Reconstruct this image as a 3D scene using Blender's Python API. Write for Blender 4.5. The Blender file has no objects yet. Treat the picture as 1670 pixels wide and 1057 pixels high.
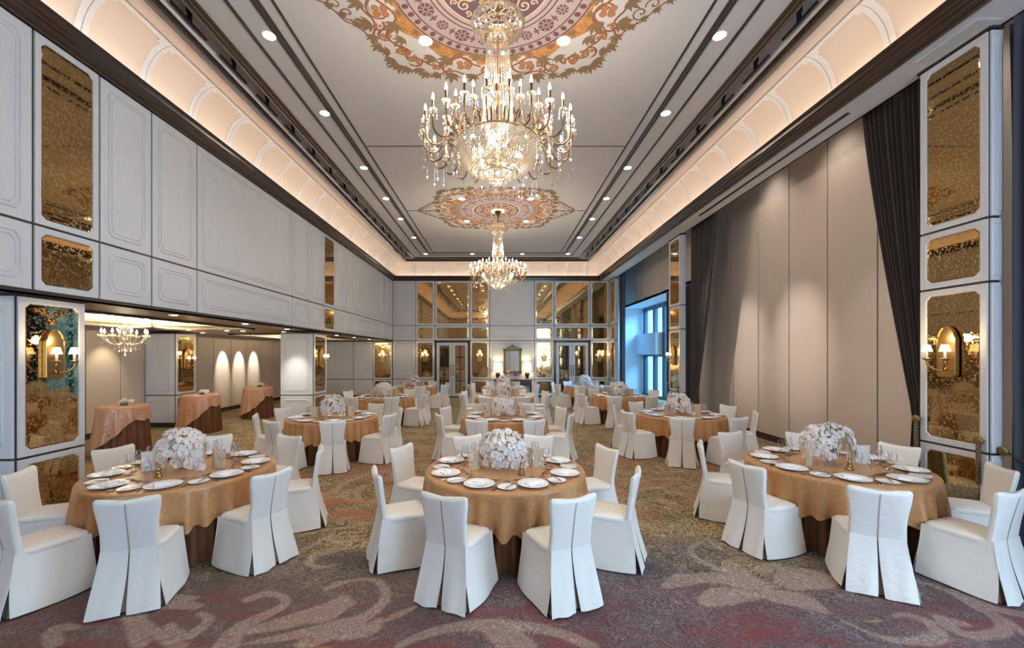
import bpy, math, random
import numpy as np
from mathutils import Vector, Matrix
R = math.radians
PI = math.pi
TAU = 2*math.pi
scene = bpy.context.scene
COL = scene.collection

# ------------------------------------------------------------------ camera
cam_d = bpy.data.cameras.new('camera')
cam = bpy.data.objects.new('camera', cam_d)
COL.objects.link(cam)
cam.location = (0, 0, 1.95)
cam.rotation_euler = (R(90), 0, 0)
cam_d.sensor_width = 36
cam_d.lens = 36*675/1670
cam_d.shift_x = 23/1670
cam_d.shift_y = 50/1670
cam_d.clip_end = 200
scene.camera = cam
vs = scene.view_settings
vs.view_transform = 'Standard'
vs.look = 'None'
vs.exposure = 0.62
vs.gamma = 1.0
vs.use_curve_mapping = False
cy = scene.cycles
cy.max_bounces = 8
cy.diffuse_bounces = 4
cy.glossy_bounces = 4
cy.transmission_bounces = 5
cy.transparent_max_bounces = 8
cy.sample_clamp_indirect = 4.0
cy.caustics_reflective = False
cy.caustics_refractive = False
cy.use_denoising = True

# ------------------------------------------------------------------ world and daylight
w = bpy.data.worlds.new('sky')
scene.world = w
w.use_nodes = True
nt = w.node_tree
bg = nt.nodes['Background']
bg.inputs['Color'].default_value = (0.34, 0.68, 1.0, 1)
bg.inputs['Strength'].default_value = 2.4

def area(name, loc, rot, sx, sy, power, col):
    d = bpy.data.lights.new(name, 'AREA')
    d.shape = 'RECTANGLE'
    d.size = sx; d.size_y = sy
    d.energy = power; d.color = col
    o = bpy.data.objects.new(name, d)
    COL.objects.link(o)
    o.location = loc; o.rotation_euler = rot
    return o
def point(name, loc, power, col, r=.05):
    d = bpy.data.lights.new(name, 'POINT')
    d.energy = power; d.color = col; d.shadow_soft_size = r
    o = bpy.data.objects.new(name, d)
    COL.objects.link(o); o.location = loc
    return o
def spot(name, loc, rot, power, col, size=90, blend=.6, r=.05):
    d = bpy.data.lights.new(name, 'SPOT')
    d.energy = power; d.color = col; d.shadow_soft_size = r
    d.spot_size = R(size); d.spot_blend = blend
    o = bpy.data.objects.new(name, d)
    COL.objects.link(o); o.location = loc; o.rotation_euler = rot
    return o
WARM = (1.0, 0.80, 0.58)
# daylight through the windows in the wall behind the photographer
area('daylight_rear', (3.6, -2.85, 2.6), (R(90), 0, 0), 3.0, 3.8, 240, (0.66, 0.81, 1.0))
area('daylight_rear_alcove', (-7.4, -2.85, 1.5), (R(90), 0, 0), 2.6, 2.2, 110, (0.66, 0.81, 1.0))
area('daylight_near_bay', (7.7, 0.4, 2.3), (R(90), 0, R(90)), 5.0, 3.8, 380, (0.60, 0.79, 1.0))
# daylight into the window bay (a patch of sky high outside it)
area('daylight_bay', (10.2, 16.6, 7.4), (R(0), R(52), 0), 6.0, 8.0, 6000, (0.17, 0.56, 1.0))

# ------------------------------------------------------------------ helpers
class MB:
    def __init__(s):
        s.v = []; s.f = []; s.m = []; s.s = []
    def add(s, vs_, fs, mat=0, smooth=False):
        b = len(s.v)
        s.v.extend([tuple(p) for p in vs_])
        for f in fs:
            s.f.append(tuple(i+b for i in f)); s.m.append(mat); s.s.append(smooth)
        return s
    def box(s, x0, y0, z0, x1, y1, z1, mat=0):
        if x0 > x1: x0, x1 = x1, x0
        if y0 > y1: y0, y1 = y1, y0
        if z0 > z1: z0, z1 = z1, z0
        return s.add([(x0,y0,z0),(x1,y0,z0),(x1,y1,z0),(x0,y1,z0),(x0,y0,z1),(x1,y0,z1),(x1,y1,z1),(x0,y1,z1)],
                     [(0,3,2,1),(4,5,6,7),(0,1,5,4),(1,2,6,5),(2,3,7,6),(3,0,4,7)], mat)
    def lathe(s, prof, c=(0,0,0), n=24, mat=0, cap0=True, cap1=True, smooth=True):
        vs_ = []; fs = []
        for (r, z) in prof:
            for k in range(n):
                a = TAU*k/n
                vs_.append((c[0]+r*math.cos(a), c[1]+r*math.sin(a), c[2]+z))
        for i in range(len(prof)-1):
            for k in range(n):
                k2 = (k+1) % n
                fs.append((i*n+k, i*n+k2, (i+1)*n+k2, (i+1)*n+k))
        s.add(vs_, fs, mat, smooth)
        if cap0: s.add(vs_[:n], [tuple(range(n-1, -1, -1))], mat)
        if cap1: s.add(vs_[-n:], [tuple(range(n))], mat)
        return s
    def tube(s, pts, r, n=6, mat=0, caps=True, smooth=True, closed=False):
        pts = [Vector(p) for p in pts]
        N = len(pts)
        rs = r if isinstance(r, (list, tuple)) else [r]*N
        t0 = (pts[1]-pts[0]).normalized()
        up = Vector((0,0,1)) if abs(t0.z) < .9 else Vector((1,0,0))
        nrm = t0.cross(up).normalized()
        vs_ = []
        for i in range(N):
            if closed: t = (pts[(i+1) % N]-pts[i-1]).normalized()
            elif i == 0: t = t0
            elif i == N-1: t = (pts[-1]-pts[-2]).normalized()
            else: t = (pts[i+1]-pts[i-1]).normalized()
            nrm = (nrm - t*nrm.dot(t))
            if nrm.length < 1e-6: nrm = t.orthogonal()
            nrm.normalize()
            b = t.cross(nrm)
            for k in range(n):
                a = TAU*k/n
                vs_.append(pts[i] + (nrm*math.cos(a)+b*math.sin(a))*rs[i])
        fs = []
        M = N if closed else N-1
        for i in range(M):
            j = (i+1) % N
            for k in range(n):
                k2 = (k+1) % n
                fs.append((i*n+k, i*n+k2, j*n+k2, j*n+k))
        s.add(vs_, fs, mat, smooth)
        if caps and not closed:
            s.add(vs_[:n], [tuple(range(n-1,-1,-1))], mat)
            s.add(vs_[-n:], [tuple(range(n))], mat)
        return s
    def sphere(s, c, r, n=10, m=6, mat=0, sz=1.0):
        prof = [(max(1e-4, r*math.sin(PI*i/m)), -r*sz*math.cos(PI*i/m)) for i in range(m+1)]
        return s.lathe(prof, c, n, mat, False, False)
    def octa(s, c, r, h=None, mat=0):
        h = h or r
        x, y, z = c
        return s.add([(x+r,y,z),(x,y+r,z),(x-r,y,z),(x,y-r,z),(x,y,z+h),(x,y,z-h)],
                     [(0,1,4),(1,2,4),(2,3,4),(3,0,4),(1,0,5),(2,1,5),(3,2,5),(0,3,5)], mat)
    def grid(s, fn, nu, nv, mat=0, smooth=True, closed_u=False):
        vs_ = []
        cu = nu if closed_u else nu+1
        for j in range(nv+1):
            for i in range(cu):
                vs_.append(fn(i/nu, j/nv))
        fs = []
        for j in range(nv):
            for i in range(nu):
                i2 = (i+1) % cu
                fs.append((j*cu+i, j*cu+i2, (j+1)*cu+i2, (j+1)*cu+i))
        return s.add(vs_, fs, mat, smooth)
    def mesh(s, name, mats):
        me = bpy.data.meshes.new(name)
        me.from_pydata(s.v, [], s.f)
        for m in (mats if isinstance(mats, (list, tuple)) else [mats]):
            me.materials.append(m)
        me.polygons.foreach_set('material_index', s.m)
        me.polygons.foreach_set('use_smooth', s.s)
        me.update()
        return me
    def build(s, name, mats, parent=None, loc=None, rz=0):
        return obj(name, s.mesh(name, mats), parent, loc, rz)

def obj(name, me, parent=None, loc=None, rz=0):
    o = bpy.data.objects.new(name, me)
    COL.objects.link(o)
    if parent is not None: o.parent = parent
    if loc is not None: o.location = loc
    if rz: o.rotation_euler.z = rz
    return o
def tag(o, label=None, cat=None, group=None, kind=None):
    if label: o['label'] = label
    if cat: o['category'] = cat
    if group: o['group'] = group
    if kind: o['kind'] = kind
    return o
def thing(name, label, cat, loc=(0,0,0), rz=0, group=None):
    o = bpy.data.objects.new(name, None)
    COL.objects.link(o)
    o.empty_display_size = .05
    o.location = loc; o.rotation_euler.z = rz
    return tag(o, label, cat, group)
def kids(o):
    return KIDS.get(o.name, [])
KIDS = {}
def reg(root, *parts):
    KIDS.setdefault(root.name, []).extend(parts)
def copy_tree(o, parent=None, label=None):
    c = o.copy(); COL.objects.link(c)
    c.parent = parent
    if parent is None and label: c['label'] = label
    ch = KIDS.get(o.name, [])
    KIDS[c.name] = [copy_tree(k, c) for k in ch]
    return c
def part(name, me, parent, mats=None, loc=None, rz=0):
    """a mesh or MB as a registered child, so that copy_tree finds it"""
    if isinstance(me, MB): me = me.mesh(name, mats)
    o = obj(name, me, parent, loc, rz)
    reg(parent, o)
    return o
def struct(name, mb, mats, label=None):
    o = mb.build(name, mats)
    o['kind'] = 'structure'
    if label: o['label'] = label
    return o

# ------------------------------------------------------------------ materials
def mat(name, col, rough=.5, metal=0.0, **k):
    m = bpy.data.materials.new(name)
    m.use_nodes = True
    b = m.node_tree.nodes['Principled BSDF']
    b.inputs['Base Color'].default_value = (*col, 1)
    b.inputs['Roughness'].default_value = rough
    b.inputs['Metallic'].default_value = metal
    for kk, vv in k.items():
        b.inputs[kk.replace('_', ' ')].default_value = vv
    return m
def N(m, t, **k):
    n = m.node_tree.nodes.new(t)
    for a, v in k.items(): setattr(n, a, v)
    return n
def L(m, a, b): m.node_tree.links.new(a, b)
def bsdf(m): return m.node_tree.nodes['Principled BSDF']
def coords(m, scale=(1,1,1), rot=(0,0,0), kind='Object'):
    tc = N(m, 'ShaderNodeTexCoord'); mp = N(m, 'ShaderNodeMapping')
    mp.inputs['Scale'].default_value = scale
    mp.inputs['Rotation'].default_value = rot
    L(m, tc.outputs[kind], mp.inputs['Vector'])
    return mp.outputs['Vector']
def noise(m, vec, scale, detail=3, rough=.5, dist=0.0):
    n = N(m, 'ShaderNodeTexNoise')
    n.inputs['Scale'].default_value = scale
    n.inputs['Detail'].default_value = detail
    n.inputs['Roughness'].default_value = rough
    n.inputs['Distortion'].default_value = dist
    L(m, vec, n.inputs['Vector'])
    return n.outputs['Fac']
def ramp(m, fac, stops, interp='LINEAR'):
    r = N(m, 'ShaderNodeValToRGB')
    r.color_ramp.interpolation = interp
    e = r.color_ramp.elements
    while len(e) < len(stops): e.new(.5)
    for i, (p, c) in enumerate(stops):
        e[i].position = p
        e[i].color = (*c, 1) if len(c) == 3 else c
    L(m, fac, r.inputs['Fac'])
    return r.outputs['Color']
def mix(m, fac, a, b, mode='MIX'):
    n = N(m, 'ShaderNodeMix', data_type='RGBA', blend_type=mode)
    if isinstance(fac, (int, float)): n.inputs[0].default_value = fac
    else: L(m, fac, n.inputs[0])
    for s_, v in ((6, a), (7, b)):
        if isinstance(v, tuple): n.inputs[s_].default_value = (*v, 1)
        else: L(m, v, n.inputs[s_])
    return n.outputs[2]
def math_(m, op, a, b=0.0, c=0.0):
    n = N(m, 'ShaderNodeMath', operation=op)
    for i, v in enumerate((a, b, c)):
        if isinstance(v, (int, float)): n.inputs[i].default_value = v
        else: L(m, v, n.inputs[i])
    return n.outputs[0]
def bump(m, h, strength=.2, dist=.01):
    b = N(m, 'ShaderNodeBump')
    b.inputs['Strength'].default_value = strength
    b.inputs['Distance'].default_value = dist
    L(m, h, b.inputs['Height'])
    L(m, b.outputs['Normal'], bsdf(m).inputs['Normal'])
def col_to(m, c): L(m, c, bsdf(m).inputs['Base Color'])
def emis(name, col, strength):
    m = mat(name, col, .5)
    bsdf(m).inputs['Emission Color'].default_value = (*col, 1)
    bsdf(m).inputs['Emission Strength'].default_value = strength
    return m

M = {}
M['white'] = mat('white_panel_paint', (.64,.645,.66), .45)
v_ = coords(M['white'], (60, 60, 4))
n_ = noise(M['white'], v_, 3, 2)
col_to(M['white'], ramp(M['white'], n_, [(.3, (.535,.545,.565)), (.7, (.60,.61,.63))]))
M['seam'] = mat('dark_bronze_seam', (.035,.028,.024), .4)
M['brown'] = mat('dark_lacquered_moulding', (.045,.028,.020), .18)
M['track'] = mat('dark_ceiling_strip', (.030,.026,.026), .35)
M['ceil'] = mat('ceiling_paint', (.50,.49,.49), .8)
M['soffit'] = mat('soffit_paint', (.66,.64,.63), .8)
M['cove'] = mat('cove_paint', (.74,.61,.50), .8)
M['coverib'] = mat('cove_rib_paint', (.82,.76,.72), .7)
M['beige'] = mat('beige_wall_fabric', (.50,.42,.35), .85)
v_ = coords(M['beige'], (1,1,1))
n_ = noise(M['beige'], v_, 90, 3, .7)
col_to(M['beige'], ramp(M['beige'], n_, [(.3, (.55,.465,.39)), (.7, (.65,.56,.48))]))
bump(M['beige'], n_, .3, .004)
M['alcove'] = mat('alcove_ceiling_paint', (.40,.31,.22), .45)
M['cream'] = mat('coffer_cream_paint', (.80,.74,.58), .7)
M['baywhite'] = mat('bay_white_paint', (.72,.78,.84), .6)
M['baybox'] = mat('bay_box_paint', (.60,.62,.66), .6)
M['winframe'] = mat('window_frame_blue_grey', (.05,.10,.14), .35, .3)
M['curtain'] = mat('charcoal_curtain_velvet', (.040,.034,.033), .75)
bsdf(M['curtain']).inputs['Sheen Weight'].default_value = .15
M['curtainblue'] = mat('navy_grey_curtain_velvet', (.035,.043,.058), .75)
M['mirror'] = mat('antiqued_bronze_mirror', (.55,.36,.16), .03, 1.0)
m_ = M['mirror']
v_ = coords(m_)
nn = noise(m_, v_, 40, 2, .6)
fl = ramp(m_, nn, [(.50,(0,0,0)),(.64,(1,1,1))])
col_to(m_, mix(m_, fl, (.44,.285,.12), (.66,.48,.26)))
L(m_, math_(m_, 'MULTIPLY_ADD', fl, .16, .03), bsdf(m_).inputs['Roughness'])
M['clearmirror'] = mat('silver_mirror', (.85,.86,.88), .02, 1.0)
M['doorglass'] = mat('bronze_door_glass', (.55,.38,.20), .04, 1.0)
M['brass'] = mat('antique_brass', (.42,.26,.10), .3, 1.0)
M['darkbrass'] = mat('dark_bronze_metal', (.13,.075,.035), .35, 1.0)
M['gold'] = mat('polished_gold', (.85,.55,.18), .2, 1.0)
M['black'] = mat('black_metal', (.02,.02,.02), .4, .5)
M['bulb'] = emis('lit_candle_bulb', (1.0, .84, .62), 14)
M['downlight'] = emis('lit_downlight_lens', (1.0, .90, .74), 14)
M['shade'] = mat('pleated_lamp_shade', (.9,.85,.72), .7)
bsdf(M['shade']).inputs['Emission Color'].default_value = (1.0,.74,.42,1)
bsdf(M['shade']).inputs['Emission Strength'].default_value = 1.5
M['candle'] = mat('candle_sleeve', (.85,.80,.68), .5)
# cut crystal: clear, strongly glinting
cm = bpy.data.materials.new('cut_crystal'); cm.use_nodes = True
t = cm.node_tree; t.nodes.remove(t.nodes['Principled BSDF'])
out = t.nodes['Material Output']
g = t.nodes.new('ShaderNodeBsdfGlossy'); g.inputs['Roughness'].default_value = .08
g.inputs['Color'].default_value = (1,.97,.92,1)
tr = t.nodes.new('ShaderNodeBsdfTransparent'); tr.inputs['Color'].default_value = (.97,.95,.93,1)
tl = t.nodes.new('ShaderNodeBsdfTranslucent'); tl.inputs['Color'].default_value = (1,.93,.82,1)
m1 = t.nodes.new('ShaderNodeMixShader'); m1.inputs[0].default_value = .42
m2 = t.nodes.new('ShaderNodeMixShader'); m2.inputs[0].default_value = .26
t.links.new(g.outputs[0], m1.inputs[1]); t.links.new(tl.outputs[0], m1.inputs[2])
t.links.new(m1.outputs[0], m2.inputs[1]); t.links.new(tr.outputs[0], m2.inputs[2])
t.links.new(m2.outputs[0], out.inputs['Surface'])
M['crystal'] = cm
# thin drinking glass
gm = bpy.data.materials.new('thin_glass'); gm.use_nodes = True
t = gm.node_tree; t.nodes.remove(t.nodes['Principled BSDF'])
out = t.nodes['Material Output']
g = t.nodes.new('ShaderNodeBsdfGlossy'); g.inputs['Roughness'].default_value = .02
tr = t.nodes.new('ShaderNodeBsdfTransparent'); tr.inputs['Color'].default_value = (.95,.95,.96,1)
lw = t.nodes.new('ShaderNodeLayerWeight'); lw.inputs['Blend'].default_value = .35
mr = t.nodes.new('ShaderNodeMapRange'); mr.inputs[3].default_value = .04; mr.inputs[4].default_value = .6
mx = t.nodes.new('ShaderNodeMixShader')
t.links.new(lw.outputs['Facing'], mr.inputs[0]); t.links.new(mr.outputs[0], mx.inputs[0])
t.links.new(tr.outputs[0], mx.inputs[1]); t.links.new(g.outputs[0], mx.inputs[2])
t.links.new(mx.outputs[0], out.inputs['Surface'])
M['glass'] = gm
M['winglass'] = gm
M['chair'] = mat('ivory_satin_chair_cover', (.74,.71,.66), .5)
bsdf(M['chair']).inputs['Sheen Weight'].default_value = .25
v_ = coords(M['chair'], (1,1,1))
bump(M['chair'], noise(M['chair'], v_, 9, 3, .5, .8), .25, .02)
M['lining'] = mat('tan_pleat_lining', (.42,.32,.23), .8)
# gold damask cloth
m_ = M['gold_cloth'] = mat('gold_damask_satin', (.62,.38,.18), .36)
v_ = coords(m_)
n1 = noise(m_, v_, 13, 2, .5, 1.4)
fr = math_(m_, 'FRACT', math_(m_, 'MULTIPLY', n1, 9))
ln = math_(m_, 'LESS_THAN', math_(m_, 'ABSOLUTE', math_(m_, 'SUBTRACT', fr, .5)), .11)
brk = math_(m_, 'GREATER_THAN', noise(m_, v_, 30, 1), .47)
ln = math_(m_, 'MULTIPLY', ln, brk)
col_to(m_, mix(m_, ln, (.44,.22,.095), (.62,.35,.12)))
L(m_, math_(m_, 'MULTIPLY_ADD', ln, -.1, .33), bsdf(m_).inputs['Roughness'])
bsdf(m_).inputs['Sheen Weight'].default_value = .05
M['skirt'] = mat('bronze_satin_underskirt', (.13,.055,.025), .32)
bsdf(M['skirt']).inputs['Specular Tint'].default_value = (.9,.6,.4,1)
m_ = M['peach'] = mat('peach_satin_overlay', (.66,.40,.26), .3)
v_ = coords(m_)
vo = N(m_, 'ShaderNodeTexVoronoi'); vo.inputs['Scale'].default_value = 9
L(m_, v_, vo.inputs['Vector'])
dot = math_(m_, 'LESS_THAN', vo.outputs['Distance'], .13)
col_to(m_, mix(m_, dot, (.60,.34,.21), (.16,.06,.03)))
M['china'] = mat('white_china', (.86,.87,.89), .12)
M['linen'] = mat('white_linen_napkin', (.88,.88,.90), .7)
M['steel'] = mat('cutlery_steel', (.42,.36,.30), .2, 1.0)
M['card'] = mat('tan_menu_card', (.62,.47,.30), .6)
M['cardwhite'] = mat('ivory_menu_card', (.78,.74,.66), .6)
M['vase'] = mat('green_glass_vase', (.10,.16,.10), .06)
M['stem'] = mat('orchid_stem_green', (.09,.13,.03), .5)
M['petal'] = mat('white_orchid_petal', (.90,.87,.88), .55)
bsdf(M['petal']).inputs['Subsurface Weight'].default_value = 0.0
m_ = M['petal']; t = m_.node_tree
b_ = bsdf(m_); tl = t.nodes.new('ShaderNodeBsdfTranslucent'); tl.inputs['Color'].default_value = (.95,.92,.90,1)
mx = t.nodes.new('ShaderNodeMixShader'); mx.inputs[0].default_value = .45
t.links.new(b_.outputs[0], mx.inputs[1]); t.links.new(tl.outputs[0], mx.inputs[2]); t.links.new(mx.outputs[0], t.nodes['Material Output'].inputs['Surface'])
M['lip'] = mat('yellow_orchid_lip', (.75,.50,.12), .6)
M['wood'] = mat('dark_walnut', (.055,.028,.018), .3)
M['oxblood'] = mat('oxblood_ceramic', (.07,.012,.010), .12)
M['gilt'] = mat('green_gilt_frame', (.16,.15,.05), .45, .6)
M['purple'] = mat('purple_petals', (.28,.03,.16), .6)

# carpet
m_ = M['carpet'] = mat('patterned_carpet', (.3,.25,.15), .95)
v_ = coords(m_)
at = N(m_, 'ShaderNodeAttribute'); at.attribute_name = 'scroll'
scroll = at.outputs['Fac']
sx = N(m_, 'ShaderNodeSeparateXYZ'); L(m_, v_, sx.inputs[0])
yy = sx.outputs['Y']
big = noise(m_, coords(m_, (.55, .9, 1)), 1.0, 3, .55, .6)
fine = noise(m_, v_, 7.0, 3, .6, 1.6)
cont = math_(m_, 'ABSOLUTE', math_(m_, 'SUBTRACT', math_(m_, 'FRACT', math_(m_, 'MULTIPLY', fine, 7.5)), .5))
cont = math_(m_, 'MULTIPLY', cont, 2)
grain = noise(m_, v_, 150, 2, .7)
patch = noise(m_, v_, 2.3, 3, .6, .5)
cont2 = math_(m_, 'MULTIPLY_ADD', math_(m_, 'SUBTRACT', patch, .5), .9, cont)
cont2 = math_(m_, 'MULTIPLY_ADD', math_(m_, 'SUBTRACT', grain, .5), .55, cont2)
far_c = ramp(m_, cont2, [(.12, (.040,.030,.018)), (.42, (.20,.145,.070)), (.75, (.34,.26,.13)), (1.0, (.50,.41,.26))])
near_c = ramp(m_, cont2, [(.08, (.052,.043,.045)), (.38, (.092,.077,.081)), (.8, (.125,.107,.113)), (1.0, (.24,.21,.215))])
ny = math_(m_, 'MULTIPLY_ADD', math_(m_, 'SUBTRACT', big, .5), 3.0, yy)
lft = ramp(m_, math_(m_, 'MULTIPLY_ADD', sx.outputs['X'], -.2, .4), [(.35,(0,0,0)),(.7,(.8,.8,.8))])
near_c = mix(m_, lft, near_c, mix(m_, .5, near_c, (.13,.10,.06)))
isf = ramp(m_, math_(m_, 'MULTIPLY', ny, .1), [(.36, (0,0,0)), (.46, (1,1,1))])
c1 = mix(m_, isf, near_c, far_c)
mid = math_(m_, 'MULTIPLY', ramp(m_, math_(m_, 'MULTIPLY', yy, .1), [(.40,(0,0,0)),(.52,(1,1,1)),(.74,(1,1,1)),(1.0,(0,0,0))]), 1.0)
strk = noise(m_, coords(m_, (.42, 2.3, 1)), 1.6, 4, .65, .4)
strk = math_(m_, 'MULTIPLY_ADD', math_(m_, 'SUBTRACT', grain, .5), .35, strk)
red_mid = ramp(m_, strk, [(.50,(0,0,0)),(.60,(.8,.8,.8))])
c2 = mix(m_, math_(m_, 'MULTIPLY', mid, red_mid), c1, (.36,.125,.075))
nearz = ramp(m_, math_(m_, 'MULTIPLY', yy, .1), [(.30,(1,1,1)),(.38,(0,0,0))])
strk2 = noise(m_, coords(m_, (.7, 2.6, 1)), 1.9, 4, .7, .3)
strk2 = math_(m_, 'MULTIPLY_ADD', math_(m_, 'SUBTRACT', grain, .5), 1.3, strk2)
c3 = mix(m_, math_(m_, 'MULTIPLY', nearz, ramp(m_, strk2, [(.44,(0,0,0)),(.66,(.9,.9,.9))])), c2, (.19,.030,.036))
yel = ramp(m_, noise(m_, coords(m_, (.5, 3.2, 1)), 2.1, 3, .6, .2), [(.66,(0,0,0)),(.70,(.55,.55,.55))])
c4 = mix(m_, yel, c3, (.42,.27,.05))
sc_in = ramp(m_, cont, [(.1, (.30,.215,.165)), (.6, (.33,.24,.19)), (.95, (.50,.42,.36))])
scf = math_(m_, 'MULTIPLY', scroll, math_(m_, 'MULTIPLY_ADD', grain, .45, .32))
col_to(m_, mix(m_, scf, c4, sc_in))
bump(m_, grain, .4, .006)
# ------------------------------------------------------------------ panelled joinery
XL, XR, YF, YB = -4.78, 4.69, 18.8, -2.4       # hall: left wall, right moulding line, far wall, rear wall
ZC, ZM = 6.08, 5.31                            # ceiling, underside of the crown moulding
Z1, Z2, Z3 = .86, 2.63, 3.30                   # seam heights of the panelling
XB = 6.16                                      # fabric wall behind the right-hand piers
class Frame:
    def __init__(s, o, u, n):
        s.o = Vector(o); s.u = Vector(u); s.n = Vector(n); s.v = Vector((0,0,1))
    def p(s, u, v, n=0.0):
        return tuple(s.o + s.u*u + s.v*v + s.n*n)
def octpts(u0, u1, v0, v1, c):
    return [(u0+c,v0),(u1-c,v0),(u1,v0+c),(u1,v1-c),(u1-c,v1),(u0+c,v1),(u0,v1-c),(u0,v0+c)]
def ring(mb, F, a, b, na, nb, mat=0):
    k = len(a)
    mb.add([F.p(x, y, na) for x, y in a]+[F.p(x, y, nb) for x, y in b],
           [(i, (i+1) % k, k+(i+1) % k, k+i) for i in range(k)], mat)
def ridge(mb, F, u0, u1, v0, v1, c, w, h, mat=0, base=0.0):
    g = lambda d: octpts(u0+d, u1-d, v0+d, v1-d, max(.001, c-d*.4))
    ring(mb, F, g(0), g(w*.25), base, base+h, mat)
    ring(mb, F, g(w*.25), g(w*.75), base+h, base+h, mat)
    ring(mb, F, g(w*.75), g(w), base+h, base, mat)
def slab(mb, F, u0, u1, v0, v1, mat=0, t=.02, e=.007):
    a = [(u0,v0),(u1,v0),(u1,v1),(u0,v1)]
    b = [(u0+e,v0+e),(u1-e,v0+e),(u1-e,v1-e),(u0+e,v1-e)]
    ring(mb, F, a, a, -t, -.003, mat); ring(mb, F, a, b, -.003, 0, mat)
    mb.add([F.p(x, y, 0) for x, y in b], [(0,1,2,3)], mat)
G = .013
def panel(mb, F, u0, u1, v0, v1):
    """white raised panel with double moulding, seams left dark round it"""
    u0 += G; u1 -= G; v0 += G; v1 -= G
    slab(mb, F, u0, u1, v0, v1)
    d = min(.09, (u1-u0)*.14, (v1-v0)*.2)
    ridge(mb, F, u0+d, u1-d, v0+d, v1-d, .06, .028, .012)
    ridge(mb, F, u0+d+.045, u1-d-.045, v0+d+.045, v1-d-.045, .06, .02, .009)
MIRRORS = []
def mirror_panel(mb, F, u0, u1, v0, v1, label=None, group=None, di=.06, c=.05, matname='mirror'):
    u0 += G; u1 -= G; v0 += G; v1 -= G
    rect = [(u0+di+c,v0),(u1-di-c,v0),(u1,v0+di+c),(u1,v1-di-c),(u1-di-c,v1),(u0+di+c,v1),(u0,v1-di-c),(u0,v0+di+c)]
    inn = octpts(u0+di, u1-di, v0+di, v1-di, c)
    inn2 = octpts(u0+di+.008, u1-di-.008, v0+di+.008, v1-di-.008, c)
    # face of the frame, corner by corner
    k = 8
    ring(mb, F, rect, inn, 0, 0)
    for (cx, cz, i, j) in ((u1,v0,1,2),(u1,v1,3,4),(u0,v1,5,6),(u0,v0,7,0)):
        mb.add([F.p(*rect[i]), F.p(cx,cz), F.p(*rect[j])], [(0,1,2)])
    a = [(u0,v0),(u1,v0),(u1,v1),(u0,v1)]
    ring(mb, F, a, a, -.02, 0)
    ring(mb, F, inn, inn2, 0, -.014)
    # the pane: a bevelled sheet set into the frame
    pm = MB()
    o8 = octpts(u0+di-.004, u1-di+.004, v0+di-.004, v1-di+.004, c)
    i8 = octpts(u0+di+.018, u1-di-.018, v0+di+.018, v1-di-.018, c-.006)
    ring(pm, F, o8, o8, -.018, -.012); ring(pm, F, o8, i8, -.012, -.009)
    pm.add([F.p(x, y, -.009) for x, y in i8], [tuple(range(8))])
    pm.add([F.p(x, y, -.018) for x, y in o8], [tuple(range(7,-1,-1))])
    o = pm.build('wall_mirror', M[matname])
    tag(o, label, 'mirror', group)
    return o
WM = [M['white'], M['seam'], M['brown']]

# ------------------------------------------------------------------ upper left wall and soffit edge
fl = Frame((XL, 0, 0), (0,1,0), (1,0,0))
ZS = 2.61
mb = MB()
mb.box(XL-.25, YB, ZS-.02, XL-.02, YF, ZC+.3, 1)
us = [-2.4, -.3, 1.25, 4.26, 4.97, 5.72, 6.58, 9.63, 10.47, 11.36, 12.17, 13.06, 13.90, 17.07, 17.90, 18.8]
for a, b in zip(us, us[1:]):
    if a in (4.26, 11.36):
        nm = 'near' if a < 5 else 'far'
        mirror_panel(mb, fl, a, b, Z3, ZM, 'tall bronze mirror high on the %s left wall column, reflecting the ceiling' % nm)
        mirror_panel(mb, fl, a, b, ZS, Z3, 'small bronze mirror under the tall one on the %s left wall column' % nm)
    else:
        panel(mb, fl, a, b, Z3, ZM); panel(mb, fl, a, b, ZS, Z3)
struct('wall_left', mb, WM)

# ------------------------------------------------------------------ far wall
ff = Frame((0, YF, 0), (1,0,0), (0,-1,0))
mb = MB()
mb.box(-9.6, YF+.02, -.1, 5.22, YF+.35, ZC+.3, 1)
cols = [(-4.78,-3.74,'w'),(-3.74,-2.87,'m'),(-2.87,-1.27,'d'),(-1.27,-.37,'m'),(-.37,1.66,'w'),(1.66,2.55,'m'),(2.55,4.19,'d'),(4.19,5.05,'m')]
mlab = {-3.74:'left of the left double door', -2.87:'above the left double door', -1.27:'right of the left double door',
        1.66:'left of the right double door', 2.55:'above the right double door', 4.19:'right of the right double door'}
for a, b, k in cols:
    for j, (za, zb, row) in enumerate(((.10,.83,'lowest'),(.83,2.59,'middle'),(2.59,3.27,'small upper'),(3.27,ZM,'tall top'))):
        if k == 'w': panel(mb, ff, a, b, za, zb)
        elif k == 'm': mirror_panel(mb, ff, a, b, za, zb, '%s bronze mirror on the far wall, %s' % (row, mlab[a]), di=.075, c=.06)
        elif j >= 2: mirror_panel(mb, ff, a, b, za, zb, '%s bronze mirror on the far wall, %s' % (row, mlab[a]), di=.075, c=.06)
mb.box(-4.78, YF-.012, 0, 5.05, YF+.02, .10, 2)
# alcove part of the far wall
acols = [(-9.45,-8.3,'w'),(-8.3,-6.57,'w'),(-6.57,-5.68,'w'),(-5.68,-4.80,'m')]
for a, b, k in acols:
    for za, zb in ((.10,.83),(.83,2.55)):
        if k == 'w': panel(mb, ff, a, b, za, zb)
        else: mirror_panel(mb, ff, a, b, za, zb, '%s bronze mirror at the far end under the low ceiling' % ('low' if za < .5 else 'upper'))
mb.box(-9.45, YF-.012, 0, -4.78, YF+.02, .10, 2)
struct('wall_far', mb, WM)

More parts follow.
